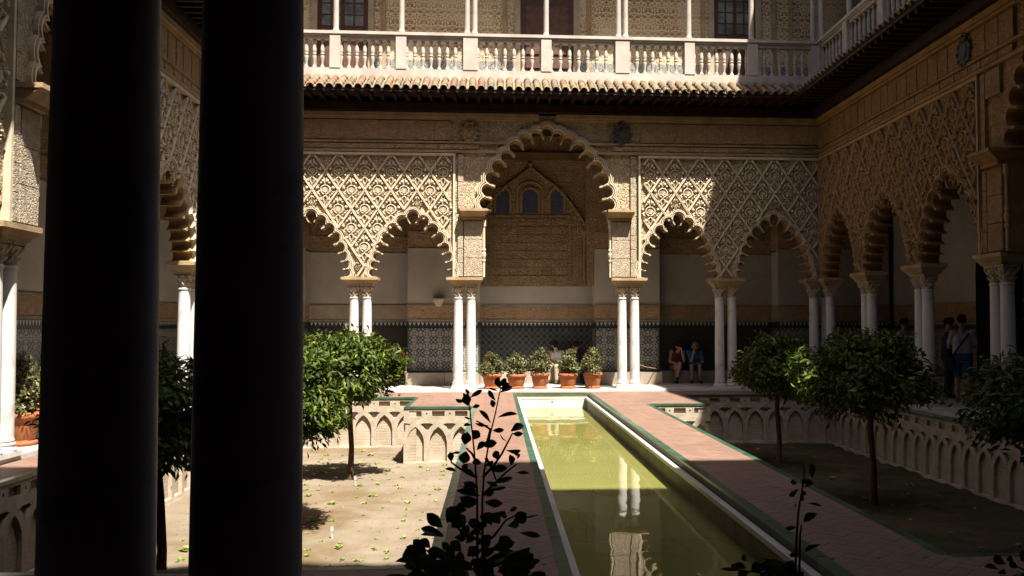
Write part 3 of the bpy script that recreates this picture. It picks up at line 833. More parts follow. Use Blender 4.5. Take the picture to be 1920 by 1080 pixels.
    lim = lambda x: 1.1 if s0+1.1 < x < s1-1.1 else max(.25, min(x-s0, s1-x)+.06)
    b.add([(s0-.05, -.19, 7.20), (s1+.05, -.19, 7.20), (s1-1.05, -1.08, 7.20), (s0+1.05, -1.08, 7.20)], [(0,1,2,3)])
    b.add([(s0+1.05, -1.08, 7.17), (s1-1.05, -1.08, 7.17), (s1-1.05, -1.08, 7.26), (s0+1.05, -1.08, 7.26)], [(0,1,2,3)])
    b.obj('soffit_board', M['wood'], EV)
    rm = MB().box(-.04, .04, -.98, -.19, 7.10, 7.195).mesh('rafter', M['wood'])
    x = s0+1.1
    while x < s1-1.0:
        if det[0]-1 <= x <= det[1]+.5: place('rafter', rm, EV, loc=(x, -.06, 0))
        x += .29
    # roof deck and tiles
    sl = (7.76-7.26)/1.0
    b = MB(); b.add([(s0-.0, -.10, 7.73), (s1, -.10, 7.73), (s1-1.0, -1.09, 7.235), (s0+1.0, -1.09, 7.235)], [(0,1,2,3)]); b.obj('roof_deck', M['roof'], EV)
    if det[1] > det[0]:
        pans = MB(); x = s0+.12; ang = math.atan(sl)
        while x < s1-.1:
            if det[0]-.6 <= x <= det[1]+.6:
                dd = 1.15 if s0+1.1 < x < s1-1.1 else min(x-s0, s1-x)
                for k in range(4):
                    y = -1.12+k*.255
                    if -y-.15 > dd: continue
                    place('roof_tile', TILE, EV, loc=(x+rnd.uniform(-.006, .006), y, 7.255+(y+1.1)*sl+rnd.uniform(0, .008)), rot=(ang+R(2.5), 0, rnd.uniform(-.03, .03)))
                # pan channel to the right
                px = x+.1125; v = []; S = 5
                ylo = -1.10 if dd > 1.1 else -dd+.02
                if ylo < -.2:
                    for yy in (ylo, -.1):
                        for i in range(S+1):
                            a = math.pi+math.pi*i/S; v.append((px+.075*math.cos(a), yy, 7.285+(yy+1.1)*sl+.05*math.sin(a)))
                    pans.add(v, [(i, i+1, S+2+i, S+1+i) for i in range(S)])
            x += .225
        pans.obj('pan_tile', M['tile'], EV, kind='stuff')
    # --- gallery interior shell and upper storey
    zc = .004*round(abs(rz)*2+rz)
    MB().box(s0-3.4, s1+3.4, .19 if False else -.13, 3.2, 6.862+zc, 7.55+zc).obj('gallery_ceiling', M['wood'], W)
    MB().box(s0, s1, -.22, 1.75, 7.62, 7.80).obj('balcony_floor', M['balcony'], W)
    # balustrade
    B = place('balustrade', None, W)
    MB().box(s0, s1, -.22, .02, 7.80, 7.95).obj('balustrade_base', M['balcony'], B)
    b = MB(); b.box(s0, s1, -.21, .01, 8.76, 8.80); b.box(s0, s1, -.25, .05, 8.80, 8.875); b.box(s0, s1, -.17, -.03, 8.68, 8.76); b.obj('rail', M['balcony'], B)
    for x, w in posts:
        MB().box(x-w/2, x+w/2, -.235, .035, 7.95, 8.755).obj('post', M['balcony'], B)
    for (xa, wa), (xb, wb) in zip(posts[:-1], posts[1:]):
        a, c = xa+wa/2, xb+wb/2-wb; nb = 7 if c-a > 1.3 else 6
        step = (c-a)/(nb)
        for k in range(nb+1):
            x = a+k*step
            place('baluster', BAL, B, loc=(x, -.10, 7.955), scale=(1.02, 1.02, 1.04))
    for x in upcols: place('upper_column', UPCOL, W, loc=(x, -.10, 8.876))
    return W, arches

def upper_shell(W, s0, s1, cols, eave=.5, ztop=14.9, roof=None):
    """upper arcade wall with round arches on the thin columns, back wall, ceiling and main roof"""
    cols = sorted(cols); b = MB(); ZI = 12.0
    xs = [s0] + [c for c in cols if s0 < c < s1] + [s1]
    for xa, xb in zip(xs[:-1], xs[1:]):
        if xb-xa < .5: b.box(xa, xb, -.2, 0, ZI, 13.2); continue
        r = (xb-xa)/2-.06; xc = (xa+xb)/2; rz = min(r, .82)
        arc = [(xc-r*math.cos(math.pi*t/12), ZI+rz*math.sin(math.pi*t/12)) for t in range(13)]
        b.prism([(xa, ZI)] + arc + [(xb, ZI), (xb, 13.2), (xa, 13.2)], -.2, 0)
    b.box(s0, s1, -.2, 0, 13.2, ztop); b.obj('upper_arcade_wall', M['outer'], W)
    MB().box(s0-2, s1+2, .001, 3.2, 13.2, 13.4).obj('upper_ceiling', M['wood'], W)
    b = MB(); b.add([(s0, -.2, ztop), (s1, -.2, ztop), (s1, 3.5, ztop+1.4), (s0, 3.5, ztop+1.4)], [(0,1,2,3)])
    e0, e1 = roof or (eave, eave)
    b.add([(s0, -.2-e0, ztop), (s1, -.2-e1, ztop), (s1, .1, ztop+.12), (s0, .1, ztop+.12), (s0, -.2-e0, ztop-.1), (s1, -.2-e1, ztop-.1), (s1, .1, ztop), (s0, .1, ztop)],
          [(0,1,2,3), (4,7,6,5), (0,4,5,1)])
    b.obj('main_roof', M['roof'], W)

# ---- far wing
FX, FY = 1.29, 23.15
pairsF = [-7.0, -4.62, -2.055, 2.055, 4.55, 7.0]
postF = [(-6.9,.26), (-5.27,.26), (-3.65,.26), (-1.93,.36), (-.03,.26), (1.90,.36), (3.62,.26), (5.25,.26), (6.95,.34)]
upF = [-6.9, -5.27, -3.65, -2.02, -1.83, -.03, 1.81, 1.99, 3.62, 5.25, 6.87, 7.06]
far, archF = wing('sunlit far palace wing with carved multifoil arcade, tiled eave and balustraded gallery', (FX, FY, 0), 0, pairsF, 2, -7.16, 7.16, (-7.16, 7.16), posts=postF, upcols=upF, crests=((-1.94, False), (1.86, True)))
upper_shell(far, -7.16, 7.16, upF)

# upper back wall of the far wing
UB = 1.55; b = MB()
b.box(-11, 11, UB, UB+.2, 8.70, 13.2); b.obj('damask_wall', M['damask'], far)
MB().box(-11, 11, UB-.012, UB+.2, 8.45, 8.699).obj('tile_band', M['tileband'], far)
MB().box(-11, 11, UB-.02, UB+.2, 7.55, 8.449).obj('skirting', M['balcony'], far)
def opening(xa, xb, kind, zb=7.85, zt=11.0):
    o = place('door' if kind == 'door' else 'window', None, far)
    fw_ = .13
    b = MB(); b.box(xa-.17, xa-.02, UB-.09, UB, zb, zt); b.box(xb+.02, xb+.17, UB-.09, UB, zb, zt); b.obj('jamb', M['stucco_plain'], o)
    b = MB(); b.box(xa-.02, xb+.02, UB-.045, UB-.022, zb, zt); b.obj('frame', M['doorwood'], o)
    mid = (xa+xb)/2
    for (u, v_) in ((xa+.08, mid-.03), (mid+.03, xb-.08)):
        if kind == 'door':
            z = zb+.12
            for hgt in (.55, .38, .50, .9):
                MB().frustum((u+.05, v_-.05, UB-.075, UB-.04), (u+.05, v_-.05, UB-.075, UB-.04), z, z+hgt-.08).obj('panel', M['panelwood'], o); z += hgt
        else:
            MB().box(u, v_, UB-.07, UB-.044, zb+.1, 9.50).obj('panel', M['panelwood'], o)
            w = (v_-u)/2; z = 9.56
            for r_ in range(4):
                for c_ in range(2):
                    MB().box(u+c_*w+.025, u+(c_+1)*w-.025, UB-.06, UB-.052, z, z+.27).obj('pane', M['glass'], o)
                z += .31
    return o
opening(-6.02, -4.72, 'window'); opening(-.62, .78, 'door'); opening(4.68, 5.80, 'window')
# pale stucco pilasters that frame the damask panels of the upper gallery
b = MB()
for x in (-7.0, -4.36, -1.12, 1.16, 4.30, 6.28, 6.75): b.box(x, x+.12, UB-.05, UB-.001, 8.45, 13.2)
b.obj('upper_pilaster', M['stucco_ochre'], far)

# ---- back wall of the far gallery (local y)
def back_wall(W, segs, bench=True):
    """segs = (x0, x1, y face, mosaic material, frieze material, top z of the plaster)"""
    G = place('gallery_wall', None, W)
    for (xa, xb, y, mos, fr, zp) in segs:
        yb = 3.2
        MB().box(xa, xb, y, yb, 2.14, zp).obj('plaster', M['plaster'], G)
        b = MB(); b.box(xa-.0, xb+.0, y-.04, y+.1, zp, zp+.05); b.obj('cornice', M['plaster'], G)
        MB().box(xa, xb, y-.02, yb, zp+.05, zp+.50).obj('upper_frieze', M['brownstucco'], G)
        MB().box(xa, xb, y, yb, zp+.50, 6.86).obj('upper_wall', M['lace'], G)
        MB().box(xa, xb, y-.012, yb, 1.74, 2.10).obj('stucco_frieze', fr, G)
        b = MB(); b.box(xa, xb, y-.035, yb, 2.10, 2.139); b.box(xa, xb, y-.03, yb, 1.68, 1.739); b.obj('moulding', M['stone'], G)
        b = MB(); b.box(xa, xb, y-.004, yb, 1.50, 1.679); b.obj('merlon_ground', M['tiledark'], G)
        b = MB(); x = xa+.02
        while x < xb-.08:
            b.add([(x+.012, y-.007, 1.66), (x+.098, y-.007, 1.66), (x+.055, y-.007, 1.56)], [(0,1,2)]); x += .11
        b.obj('merlon_band', M['tilewhite'], G, kind='stuff')
        MB().box(xa, xb, y, yb, .33, 1.499).obj('mosaic_dado', mos, G)
        b = MB(); b.box(xa, xa+.04, y-.006, y, .33, 1.50); b.box(xb-.04, xb, y-.006, y, .33, 1.50); b.box(xa+.04, xb-.04, y-.006, y, .33, .37); b.obj('dado_border', M['tilegreen'], G)
        if bench:
            x = xa
            while x < xb-.05:
                L = min(rnd.uniform(.9, 1.5), xb-x); L = xb-x if xb-x-L < .3 else L
                MB().box(x+.004, x+L-.004, y-.36, y-.008, 0.0, .33).obj('bench_stone', M['stone'], G); x += L
    return G
P1, P2 = 1.75, 2.40
seg = [(-9.6, -6.35, P1, M['star'], M['brownstucco'], 3.58), (-6.35, -3.635, P2, M['darkmosaic'], M['stucco_plain'], 3.52), (-3.635, -1.70, P1, M['star'], M['brownstucco'], 3.60),
       (1.39, 3.17, P1, M['star'], M['brownstucco'], 3.60), (3.17, 6.46, P2, M['darkmosaic'], M['brownstucco'], 3.52), (6.46, 9.6, P1, M['star'], M['brownstucco'], 3.62)]
G = back_wall(far, seg)
# the deep central recess with its carved tympanum
NI = place('central_niche', None, far)
xa, xb, y, yb = -1.70, 1.39, P2, 3.2
MB().box(xa, xb, y, yb, 2.14, 2.66).obj('plaster', M['plaster'], NI)
MB().box(xa, xb, y, yb, 2.661, 6.86).obj('lace_wall', M['lace'], NI)
MB().box(xa, xb, y-.012, yb, 1.74, 2.10).obj('stucco_frieze', M['brownstucco'], NI)
b = MB(); b.box(xa, xb, y-.035, yb, 2.10, 2.139); b.box(xa, xb, y-.03, yb, 1.68, 1.739); b.obj('moulding', M['stone'], NI)
MB().box(xa, xb, y-.004, yb, 1.50, 1.679).obj('merlon_ground', M['tiledark'], NI)
b = MB(); x = xa+.02
while x < xb-.08: b.add([(x+.012, y-.007, 1.66), (x+.098, y-.007, 1.66), (x+.055, y-.007, 1.56)], [(0,1,2)]); x += .11
b.obj('merlon_band', M['tilewhite'], NI, kind='stuff')
MB().box(xa, xb, y, yb, .33, 1.499).obj('mosaic_dado', M['diamond'], NI)
x = xa
while x < xb-.1: L = min(1.03, xb-x); MB().box(x+.004, x+L-.004, y-.36, y-.008, 0, .33).obj('bench_stone', M['stone'], NI); x += L
cx = -.32
b = MB(); u0, u1, z0, z1 = -1.46, .80, 2.88, 4.64
b.box(u0, u1, y-.032, y, z0, z0+.07); b.box(u0, u1, y-.032, y, z1-.07, z1); b.box(u0, u0+.07, y-.032, y, z0+.07, z1-.07); b.box(u1-.07, u1, y-.032, y, z0+.07, z1-.07); b.obj('panel_frame', M['lace'], NI)
nx, nz = 9, 7
for i in range(nx):
    for k in range(nz):
        wx, wz = (u1-u0-.18)/nx, (z1-z0-.18)/nz
        MB().box(u0+.09+i*wx+.01, u0+.09+(i+1)*wx-.01, y-.022, y-.001, z0+.09+k*wz+.01, z0+.09+(k+1)*wz-.01).obj('carved_panel', M['lace'], NI)
for wx_, hw in ((-1.10, .19), (cx-.02, .215), (.41, .18)):
    wz0, wz1 = 4.70, 5.36
    Wn = place('blind_window', None, NI)
    pl = [(wx_-hw, wz0)] + [(wx_-hw*math.cos(math.pi*t/10), wz1-hw+hw*math.sin(math.pi*t/10)) for t in range(11)] + [(wx_+hw, wz0)]
    MB().prism(pl, y-.03, y-.002).obj('blue_lattice', M['bluetile'], Wn)
    b = MB(); k = len(pl)
    o = [(wx_+(px-wx_)*1.22, wz0+(pz-wz0)*1.08) for px, pz in pl]
    v = []
    for (p, q) in zip(pl, o): v += [(p[0], y, p[1]), (p[0], y-.055, p[1]), (q[0], y-.055, q[1]), (q[0], y, q[1])]
    b.add(v, [(4*i+e, 4*i+e+1, 4*i+5+e, 4*i+4+e) for i in range(k-1) for e in range(3)]); b.obj('window_surround', M['stucco_ochre'], Wn)
    o1 = [(wx_+(px-wx_)*1.55, wz0+(pz-wz0)*1.26) for px, pz in pl]; o2 = [(wx_+(px-wx_)*1.72, wz0+(pz-wz0)*1.34) for px, pz in pl]
    if hw > .2:
        b = MB(); v = []
        for (p, q) in zip(o1, o2): v += [(p[0], y, p[1]), (p[0], y-.04, p[1]), (q[0], y-.04, q[1]), (q[0], y, q[1])]
        b.add(v, [(4*i+e, 4*i+e+1, 4*i+5+e, 4*i+4+e) for i in range(k-1) for e in range(3)]); b.obj('outer_surround', M['stucco_ochre'], Wn)
# pointed muqarnas arch of beads over the windows
pts = [(1.31,4.15),(1.16,4.45),(.98,4.74),(.78,5.0),(.56,5.27),(.34,5.48),(.12,5.62),(-.08,5.78),(-.32,5.98)]
b = MB(); path = pts + [(2*cx-px, pz) for px, pz in pts[-2::-1]]
b.tube([(px, y-.05, pz) for px, pz in path], .035, 6)
for i in range(len(path)-1):
    for t in (0, .5): 
        px = path[i][0]+(path[i+1][0]-path[i][0])*t; pz = path[i][1]+(path[i+1][1]-path[i][1])*t
        b.ball((px, y-.04, pz-.04), .046, 8, 5); b.ball((px*1.0, y-.03, pz+.04), .032, 6, 4)
b.ball((cx, y-.05, 6.06), .07, 8, 6); b.obj('beaded_arch', M['lace'], NI)
b = MB(); b.box(xa, xb, y-.10, y, 6.16, 6.38); b.obj('niche_beam', M['beam'], NI)
b = MB(); b.box(xb-.20, xb, P1+.02, y-.11, 2.662, 6.86); b.obj('reveal', M['lace'], NI)
b = MB(); b.lathe([(.05,4.02),(.06,4.06),(.09,4.14),(.10,4.18),(.07,4.2)], 10, 1.15, P1+.3); b.lathe([(.045,2.7),(.045,4.02)], 10, 1.15, P1+.3); b.obj('niche_colonnette', M['lace'], NI)

# small stone corbel lamp on the white pier
t = thing('wall_corbel', 'small white stone corbel lamp on the white pier left of the paired columns', 'wall light', (-1.51, 24.9-.005, 2.20))
MB().frustum((-.06, .06, -.09, 0), (-.15, .15, -.22, 0), -.12, .06).obj('corbel', M['capital'], t); MB().box(-.165, .165, -.24, 0, .061, .10).obj('corbel_top', M['capital'], t)

# ---- right wing (rotated: local x -> -Y, local y -> +X)
WY = 12.63
pairsR = [-10.36, -7.77, -5.07, -2.25, 2.25, 5.07, 7.77, 10.36]
postR = [(-10.35,.34)] + [(-8.44+2.03*i, .26) for i in range(9)]
upR = [-10.3] + [-8.44+2.03*i for i in range(9)] + [10.3]
right, archR = wing('shaded right palace wing with carved lattice arcade and dark projecting eave', (8.45, WY, 0), R(-90), pairsR, 3, -10.52, 10.52, (-10.32, -.6), shade_tint=True, posts=postR, upcols=upR, crests=((-2.9, True),))
upper_shell(right, -10.9, 12, upR, ztop=14.0, roof=(.62, 0.0))  # unseen eave set askew to steer the shadow edge over the gardens
MB().box(-10.5, 12, 1.55, 1.75, 7.55, 13.2).obj('upper_back_wall', M['outer'], right)
back_wall(right, [(-13, -7.2, 2.6, M['star'], M['brownstucco'], 6.2), (-7.2, -6.0, 2.9, M['tiledark'], M['brownstucco'], 6.2), (-6.0, 12, 2.6, M['star'], M['brownstucco'], 6.2)])
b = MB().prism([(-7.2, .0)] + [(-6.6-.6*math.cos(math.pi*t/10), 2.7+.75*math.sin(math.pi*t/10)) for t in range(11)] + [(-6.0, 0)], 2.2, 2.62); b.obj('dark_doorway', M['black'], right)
# ---- left wing (local x -> +Y, local y -> -X)
pairsL = [-5.4, -1.25, 2.25, 5.45, 7.9, 10.36]
postL = [(-8.4+2.03*i, .26) for i in range(10)]; upL = [p[0] for p in postL]
left, archL = wing('left palace wing with carved arcade seen between the dark columns', (-5.87, WY, 0), R(90), pairsL, 1, -10.52, 10.52, (-2.3, 9.0), posts=postL, upcols=upL, crests=((2.6, False),))
upper_shell(left, -12, 10.9, upL)
MB().box(-12, 10.5, 1.55, 1.75, 7.55, 13.2).obj('upper_back_wall', M['outer'], left)
back_wall(left, [(-12, .2, 2.2, M['star'], M['brownstucco'], 4.1), (.2, 2.2, 2.6, M['diamond'], M['brownstucco'], 4.1), (2.2, 13, 2.2, M['star'], M['brownstucco'], 4.1)])
# ---- near wing, which the camera stands in
pairsN = [-7.0, -4.62, -2.055, 1.998, 4.6, 7.0]
near, archN = wing('unlit near palace wing, its dark marble columns standing close in front', (1.29, 2.11, 0), R(180), pairsN, 2, -7.16, 7.16, (0, 0), posts=[(p[0], p[1]) for p in postF], upcols=upF)
upper_shell(near, -7.16, 7.16, upF, ztop=18.6, eave=.2)  # unseen near roof, raised only to set its shadow edge on the terrace
MB().box(-8, 8, 1.55, 1.75, 7.55, 13.2).obj('upper_back_wall', M['outer'], near)
b = MB(); b.box(-10, 10, 2.7, 2.9, 0, 6.86); b.obj('gallery_wall', M['wood'], near)  # unseen back wall, dark to hold bounce light off the near columns
# outer backs of the galleries, so that no sky leaks in
for w_, a, c in ((far, -11, 11), (right, -14, 14), (left, -14, 14), (near, -11, 11)):
    MB().box(a, c, 3.2, 3.4, -.5, 14.3).obj('outer_wall', M['outer'], w_)
#PART2
# ------------------------------------------------------------------ trees
def leaf_cloud(name, mat, parent, centres, per, sig, L=(.09, .14), wid=.36, droop=.5, centre=(0,0,0), seed=0, loc=None):
    """many folded leaf blades round the given clump centres, one mesh"""
    g = np.random.default_rng(seed); C = np.repeat(np.array(centres, float), per, 0); n = len(C)
    P = C + g.normal(0, 1, (n, 3)) * np.array(sig)
    out = P - np.array(centre); out /= np.linalg.norm(out, axis=1, keepdims=True) + 1e-6
    D = out * .7 + g.normal(0, .55, (n, 3)); D[:, 2] -= droop * g.random(n); D /= np.linalg.norm(D, axis=1, keepdims=True)
    U = out + g.normal(0, .5, (n, 3)) + np.array([0, 0, .6]); S = np.cross(D, U); S /= np.linalg.norm(S, axis=1, keepdims=True) + 1e-6
    N = np.cross(S, D); ln = g.uniform(L[0], L[1], (n, 1)); w = ln * wid * .5
    base = P - D * ln * .5; tip = P + D * ln * .5 - N * ln * .10
    mid = P - D * ln * .05; v = np.stack([base, mid + S * w + N * w * .35, tip, mid - S * w + N * w * .35, P + D*ln*.05 - N*w*.05], 1).reshape(-1, 3)
    k = np.arange(n)[:, None] * 5
    f = np.concatenate([k + np.array([[0, 4, 1]]), k + np.array([[1, 4, 2]]), k + np.array([[2, 4, 3]]), k + np.array([[3, 4, 0]])]).reshape(-1, 3)
    me = bpy.data.meshes.new(name); me.vertices.add(len(v)); me.vertices.foreach_set('co', v.astype(np.float32).ravel())
    me.loops.add(f.size); me.loops.foreach_set('vertex_index', f.astype(np.int32).ravel())
    me.polygons.add(len(f)); me.polygons.foreach_set('loop_start', np.arange(0, f.size, 3, dtype=np.int32))
    me.update(calc_edges=True); me.materials.append(mat)
    return place(name, me, parent, loc=loc)

def orange_tree(label, x, y, c, rad, seed, clumps=120, per=60, fork=.25, L=(.09, .15)):
    T = thing('orange_tree', label, 'tree', (x, y, SOIL), 0, 'orange trees in the sunken gardens'); q = random.Random(seed)
    cz = c[2]-SOIL; cx, cy = c[0]-x, c[1]-y; zf = cz - rad[2]*.55
    pts = [(0, 0, -.4), (0, 0, -.1), (.005, 0, .04), (.02, .01, zf*.35), (-.015, .02, zf*.7), (cx*.3, cy*.3, zf)]
    MB().tube(pts, [.11, .10, .062, .047, .045, .043], 10).obj('trunk', M['bark'], T, smooth=True)
    for i in range(7):
        a = i*2*math.pi/7+q.uniform(-.3, .3); e = q.uniform(.5, .85)
        tip = Vector((cx+rad[0]*e*math.cos(a), cy+rad[1]*e*math.sin(a), cz+rad[2]*q.uniform(-.1, .6)))
        st = Vector((cx*.3, cy*.3, zf-.02)); mid = st.lerp(tip, .5)+Vector((0, 0, -.06))
        MB().tube([st, st.lerp(mid, .5)+Vector((0, 0, .03)), mid, tip], [.03, .022, .016, .006], 6).obj('limb', M['bark'], T, smooth=True)
    cs = []
    while len(cs) < clumps:
        d = Vector((q.gauss(0, 1), q.gauss(0, 1), q.gauss(0, 1))).normalized(); r = q.uniform(.45, 1.0)**.6
        r *= 1+.13*noise.noise(d*2.2+Vector((seed, 0, 0)))
        p = Vector((cx+d.x*rad[0]*r, cy+d.y*rad[1]*r, cz+d.z*rad[2]*r))
        if d.z < -.55: p.z += rad[2]*.25*q.random()
        cs.append(p)
    leaf_cloud('crown', M['orange_leaf'], T, cs, per, (.10, .10, .085), L, .36, .75, (cx, cy, cz-.1), seed)['kind'] = 'stuff'
    return T
orange_tree('bright sunlit orange tree with a slim trunk before the arched garden wall', -2.62, 17.1, (-2.70, 17.1, .74), (1.0, .95, .66), 1, 140, 70)
orange_tree('sunlit orange tree with drooping crown half hidden by the dark column', -3.2, 13.3, (-3.02, 13.3, .52), (.86, .85, .74), 2, 130, 70)
orange_tree('black silhouetted orange tree seen between the two dark columns', -3.31, 9.5, (-3.50, 9.5, .66), (.84, .82, .62), 3, 120, 60)
orange_tree('small shaded orange tree farthest away in the dark right garden', 5.55, 17.9, (5.5, 17.9, .70), (.80, .8, .58), 4, 110, 60)
orange_tree('dark orange tree whose left edge catches the sun in the right garden', 5.78, 13.9, (5.66, 13.9, .76), (1.06, 1.0, .68), 5, 150, 70)
orange_tree('dark orange tree cut off by the right edge of the picture', 6.08, 9.6, (6.08, 9.6, .70), (.95, .92, .60), 6, 130, 60)

# ------------------------------------------------------------------ terracotta pots with shrubs
POT = MB().lathe([(.175,0),(.19,.0),(.205,.03),(.195,.055),(.165,.06),(.175,.075),(.215,.27),(.222,.305),(.245,.31),(.25,.34),(.245,.385),(.225,.39),(.215,.36),(.21,.35)], 36, cap=False).mesh('pot', M['terracotta'], True)
EARTH = MB().lathe([(.0,.352),(.218,.35)], 24, cap=False).mesh('earth', M['earth'])
def potted(label, x, y, z, seed, leafy=True, sc=1.0, top=.62, spire=False, grp=None):
    T = thing('potted_shrub', label, 'potted plant', (x, y, z), 0, grp)
    rs = random.Random(seed*7); T.scale = (sc*rs.uniform(.95, 1.03), sc*rs.uniform(.95, 1.03), sc*rs.uniform(.93, 1.05)); T.rotation_euler = (rs.uniform(-.012, .012), rs.uniform(-.012, .012), rs.uniform(0, 6))
    place('pot', POT, T); place('earth', EARTH, T)
    if leafy:
        q = random.Random(seed); cs = []
        for _ in range(60):
            a = q.uniform(0, 6.28); t = q.random(); r = .27*math.sqrt(q.random())*(1.0 if t < .5 else 1.55*(1-t)+.22); cs.append((r*math.cos(a), r*math.sin(a), .40+t*(top-.12)))
        if spire: cs += [(-.06+q.uniform(-.03, .03), 0, .40+top-.12+q.uniform(0, .12)) for _ in range(4)]
        leaf_cloud('foliage', M['pot_leaf'], T, cs, 30, (.05, .05, .045), (.045, .075), .55, .2, (0, 0, .5), seed)['kind'] = 'stuff'
        b = MB()
        for i in range(6): a = i*1.05; b.tube([(.04*math.cos(a), .04*math.sin(a), .33), (.1*math.cos(a), .1*math.sin(a), .5), (.16*math.cos(a), .16*math.sin(a), .36+top*.7)], [.010, .008, .004], 5)
        b.obj('stem', M['bark'], T)
    return T
gp5 = 'row of potted shrubs at the end of the pool'
potted('terracotta pot with low round shrub, beside the left pair of white columns', -.09, 23.2, 0, 11, top=.58, grp=gp5)
potted('terracotta pot whose shrub sends up one taller shoot at its left', .53, 23.2, 0, 12, top=.56, spire=True, grp=gp5)
potted('middle terracotta pot of the row of five, shrub with yellowed leaves', 1.115, 23.2, 0, 13, top=.66, grp=gp5)
potted('terracotta pot with cone-shaped shrub standing in front of the seated pair', 1.82, 23.2, 0, 14, top=.66, grp=gp5)
potted('terracotta pot with tidy shrub, nearest the right pair of white columns', 2.45, 23.2, 0, 15, top=.60, spire=True, grp=gp5)
potted('sunlit terracotta pot with bushy shrub close to the left column', -6.22, 12.62, 0, 16, sc=1.12, top=.74)
potted('terracotta pot half hidden behind the sunlit pot at the left', -6.05, 13.3, 0, 17, sc=1.12, top=.78)

# ------------------------------------------------------------------ broad-leaved plants in the foreground
def blade(curl, seed):
    q = random.Random(seed); v = []; f = []; n = 7
    prof = [.04, .42, .78, 1.0, .97, .68, .0]
    for i in range(n):
        t = i/(n-1); z = curl*math.sin(t*2.6)*.5 - .25*curl*t
        w = prof[i]*.5
        for s, dz in ((-1, .16), (-.5, .05), (0, 0), (.5, .05), (1, .16)): v.append((t, s*w*(1+.04*q.uniform(-1, 1)), z+dz*w+.012*q.uniform(-1, 1)))
    for i in range(n-1):
        for k in range(4): f.append((i*5+k, i*5+k+1, i*5+6+k, i*5+5+k))
    m = MB(); m.add(v, f); return m.mesh('leaf', M['dark_leaf'], True)
BLADES = [blade(.18, 1), blade(.45, 2), blade(-.15, 3), blade(.75, 4)]
def leaf_between(P, a, b, w, q):
    """leaf object from a to b (local), apparent width w"""
    a, b = Vector(a), Vector(b); d = b-a; L = d.length
    if L < 1e-4: return
    roll = q.uniform(-.6, .6); X = d.normalized()
    Y0 = Vector((0, -1, 0)).cross(X); Y0 = Y0.normalized() if Y0.length > .01 else Vector((1, 0, 0))
    Z0 = X.cross(Y0).normalized(); Y = Y0*math.cos(roll)+Z0*math.sin(roll); Z = X.cross(Y)
    if q.random() < .5: Y, Z = -Y, -Z
    o = place('leaf', BLADES[q.randrange(4)], P)
    o.matrix_local = Matrix.Translation(a) @ Matrix((X, Y, Z)).transposed().to_4x4() @ Matrix.Diagonal((L, w/math.cos(roll), L*.8, 1))
def broad_plant(label, x, y, zs, stems, leaves, extra, seed, unit, pot_sc=1.1, pot_dz=0):
    """stems/leaves are given in sketch units of the plant's own elevation (x right, z up); depth is added per twig"""
    T = thing('potted_shrub', label, 'potted plant', (x, y, TER), 0, 'dark broad-leaved plants close to the camera'); q = random.Random(seed)
    p = place('pot', POT, T, scale=(pot_sc,)*3); place('earth', EARTH, p)
    zo = zs - TER
    W = lambda px, pz, dep=0: Vector((px*unit, dep, zo+pz*unit))
    for st in stems:
        dep = q.uniform(-.05, .05); pts = [Vector((0, 0, .30*pot_sc)), ] if st[0][1] < 120 else []
        m = len(st); pts += [W(px, pz, dep*(i/(m-1))) for i, (px, pz) in enumerate(st)]
        MB().tube(pts, [max(.0016, .0036*(1-i/len(pts))+.0011) for i in range(len(pts))], 7).obj('stem', M['stem'], T, smooth=True)
    for (bx, bz, tx, tz, w) in leaves:
        dep = q.uniform(-.06, .06); L = math.hypot(tx-bx, tz-bz)*unit
        leaf_between(T, W(bx, bz, dep), W(tx, tz, dep+q.uniform(-.5, .5)*L), w*unit*1.12, q)
    for st in stems:
        for k in range(len(st)-1):
            (ax, az), (bx, bz) = st[k], st[k+1]
            for _ in range(int(math.hypot(bx-ax, bz-az)/120)):
                t = q.random(); px, pz = ax+(bx-ax)*t, az+(bz-az)*t
                if pz < 180 or pz > 640: continue
                sg = q.choice((-1, 1)); L = q.uniform(55, 95); an = q.uniform(-.2, .9); dep = q.uniform(-.05, .05)
                leaf_between(T, W(px, pz, dep), W(px+sg*L*math.cos(an), pz+L*math.sin(an), dep+q.uniform(-.4, .4)*L*unit), q.uniform(24, 44)*unit, q)
    for (cx, cz, rx, rz, nn) in extra:
        for _ in range(nn):
            a = q.uniform(0, 6.28); r = math.sqrt(q.random()); bx, bz = cx+rx*r*math.cos(a), cz+rz*r*math.sin(a)
            dx, dz = bx-cx, bz-cz+rz*.4; l = math.hypot(dx, dz)+1; L = q.uniform(60, 120); t = q.uniform(-.7, .7)
            ux, uz = (dx*math.cos(t)-dz*math.sin(t))/l, (dx*math.sin(t)+dz*math.cos(t))/l
            dep = q.uniform(-.15, .15); leaf_between(T, W(bx, bz, dep), W(bx+ux*L, bz+uz*L*.8, dep+q.uniform(-.4, .4)*L*unit), q.uniform(30, 62)*unit, q)
    return T
S1 = [[(12,0),(12,250),(10,400),(20,560),(50,750),(75,850),(103,990)], [(-15,0),(-15,250),(-18,450),(-32,640),(-55,850),(-62,910)], [(10,520),(60,570),(110,640),(150,715),(165,745)],
      [(-15,520),(-60,540),(-110,570),(-150,600),(-155,640)], [(12,430),(60,480),(130,550),(185,595)], [(-20,600),(-45,640),(-75,665)], [(28,620),(60,560),(80,500)],
      [(0,200),(-80,230),(-150,300),(-180,330)], [(5,180),(70,220),(130,300),(190,330)], [(0,150),(130,170),(170,190)], [(35,700),(50,770),(10,800),(-20,820)]]
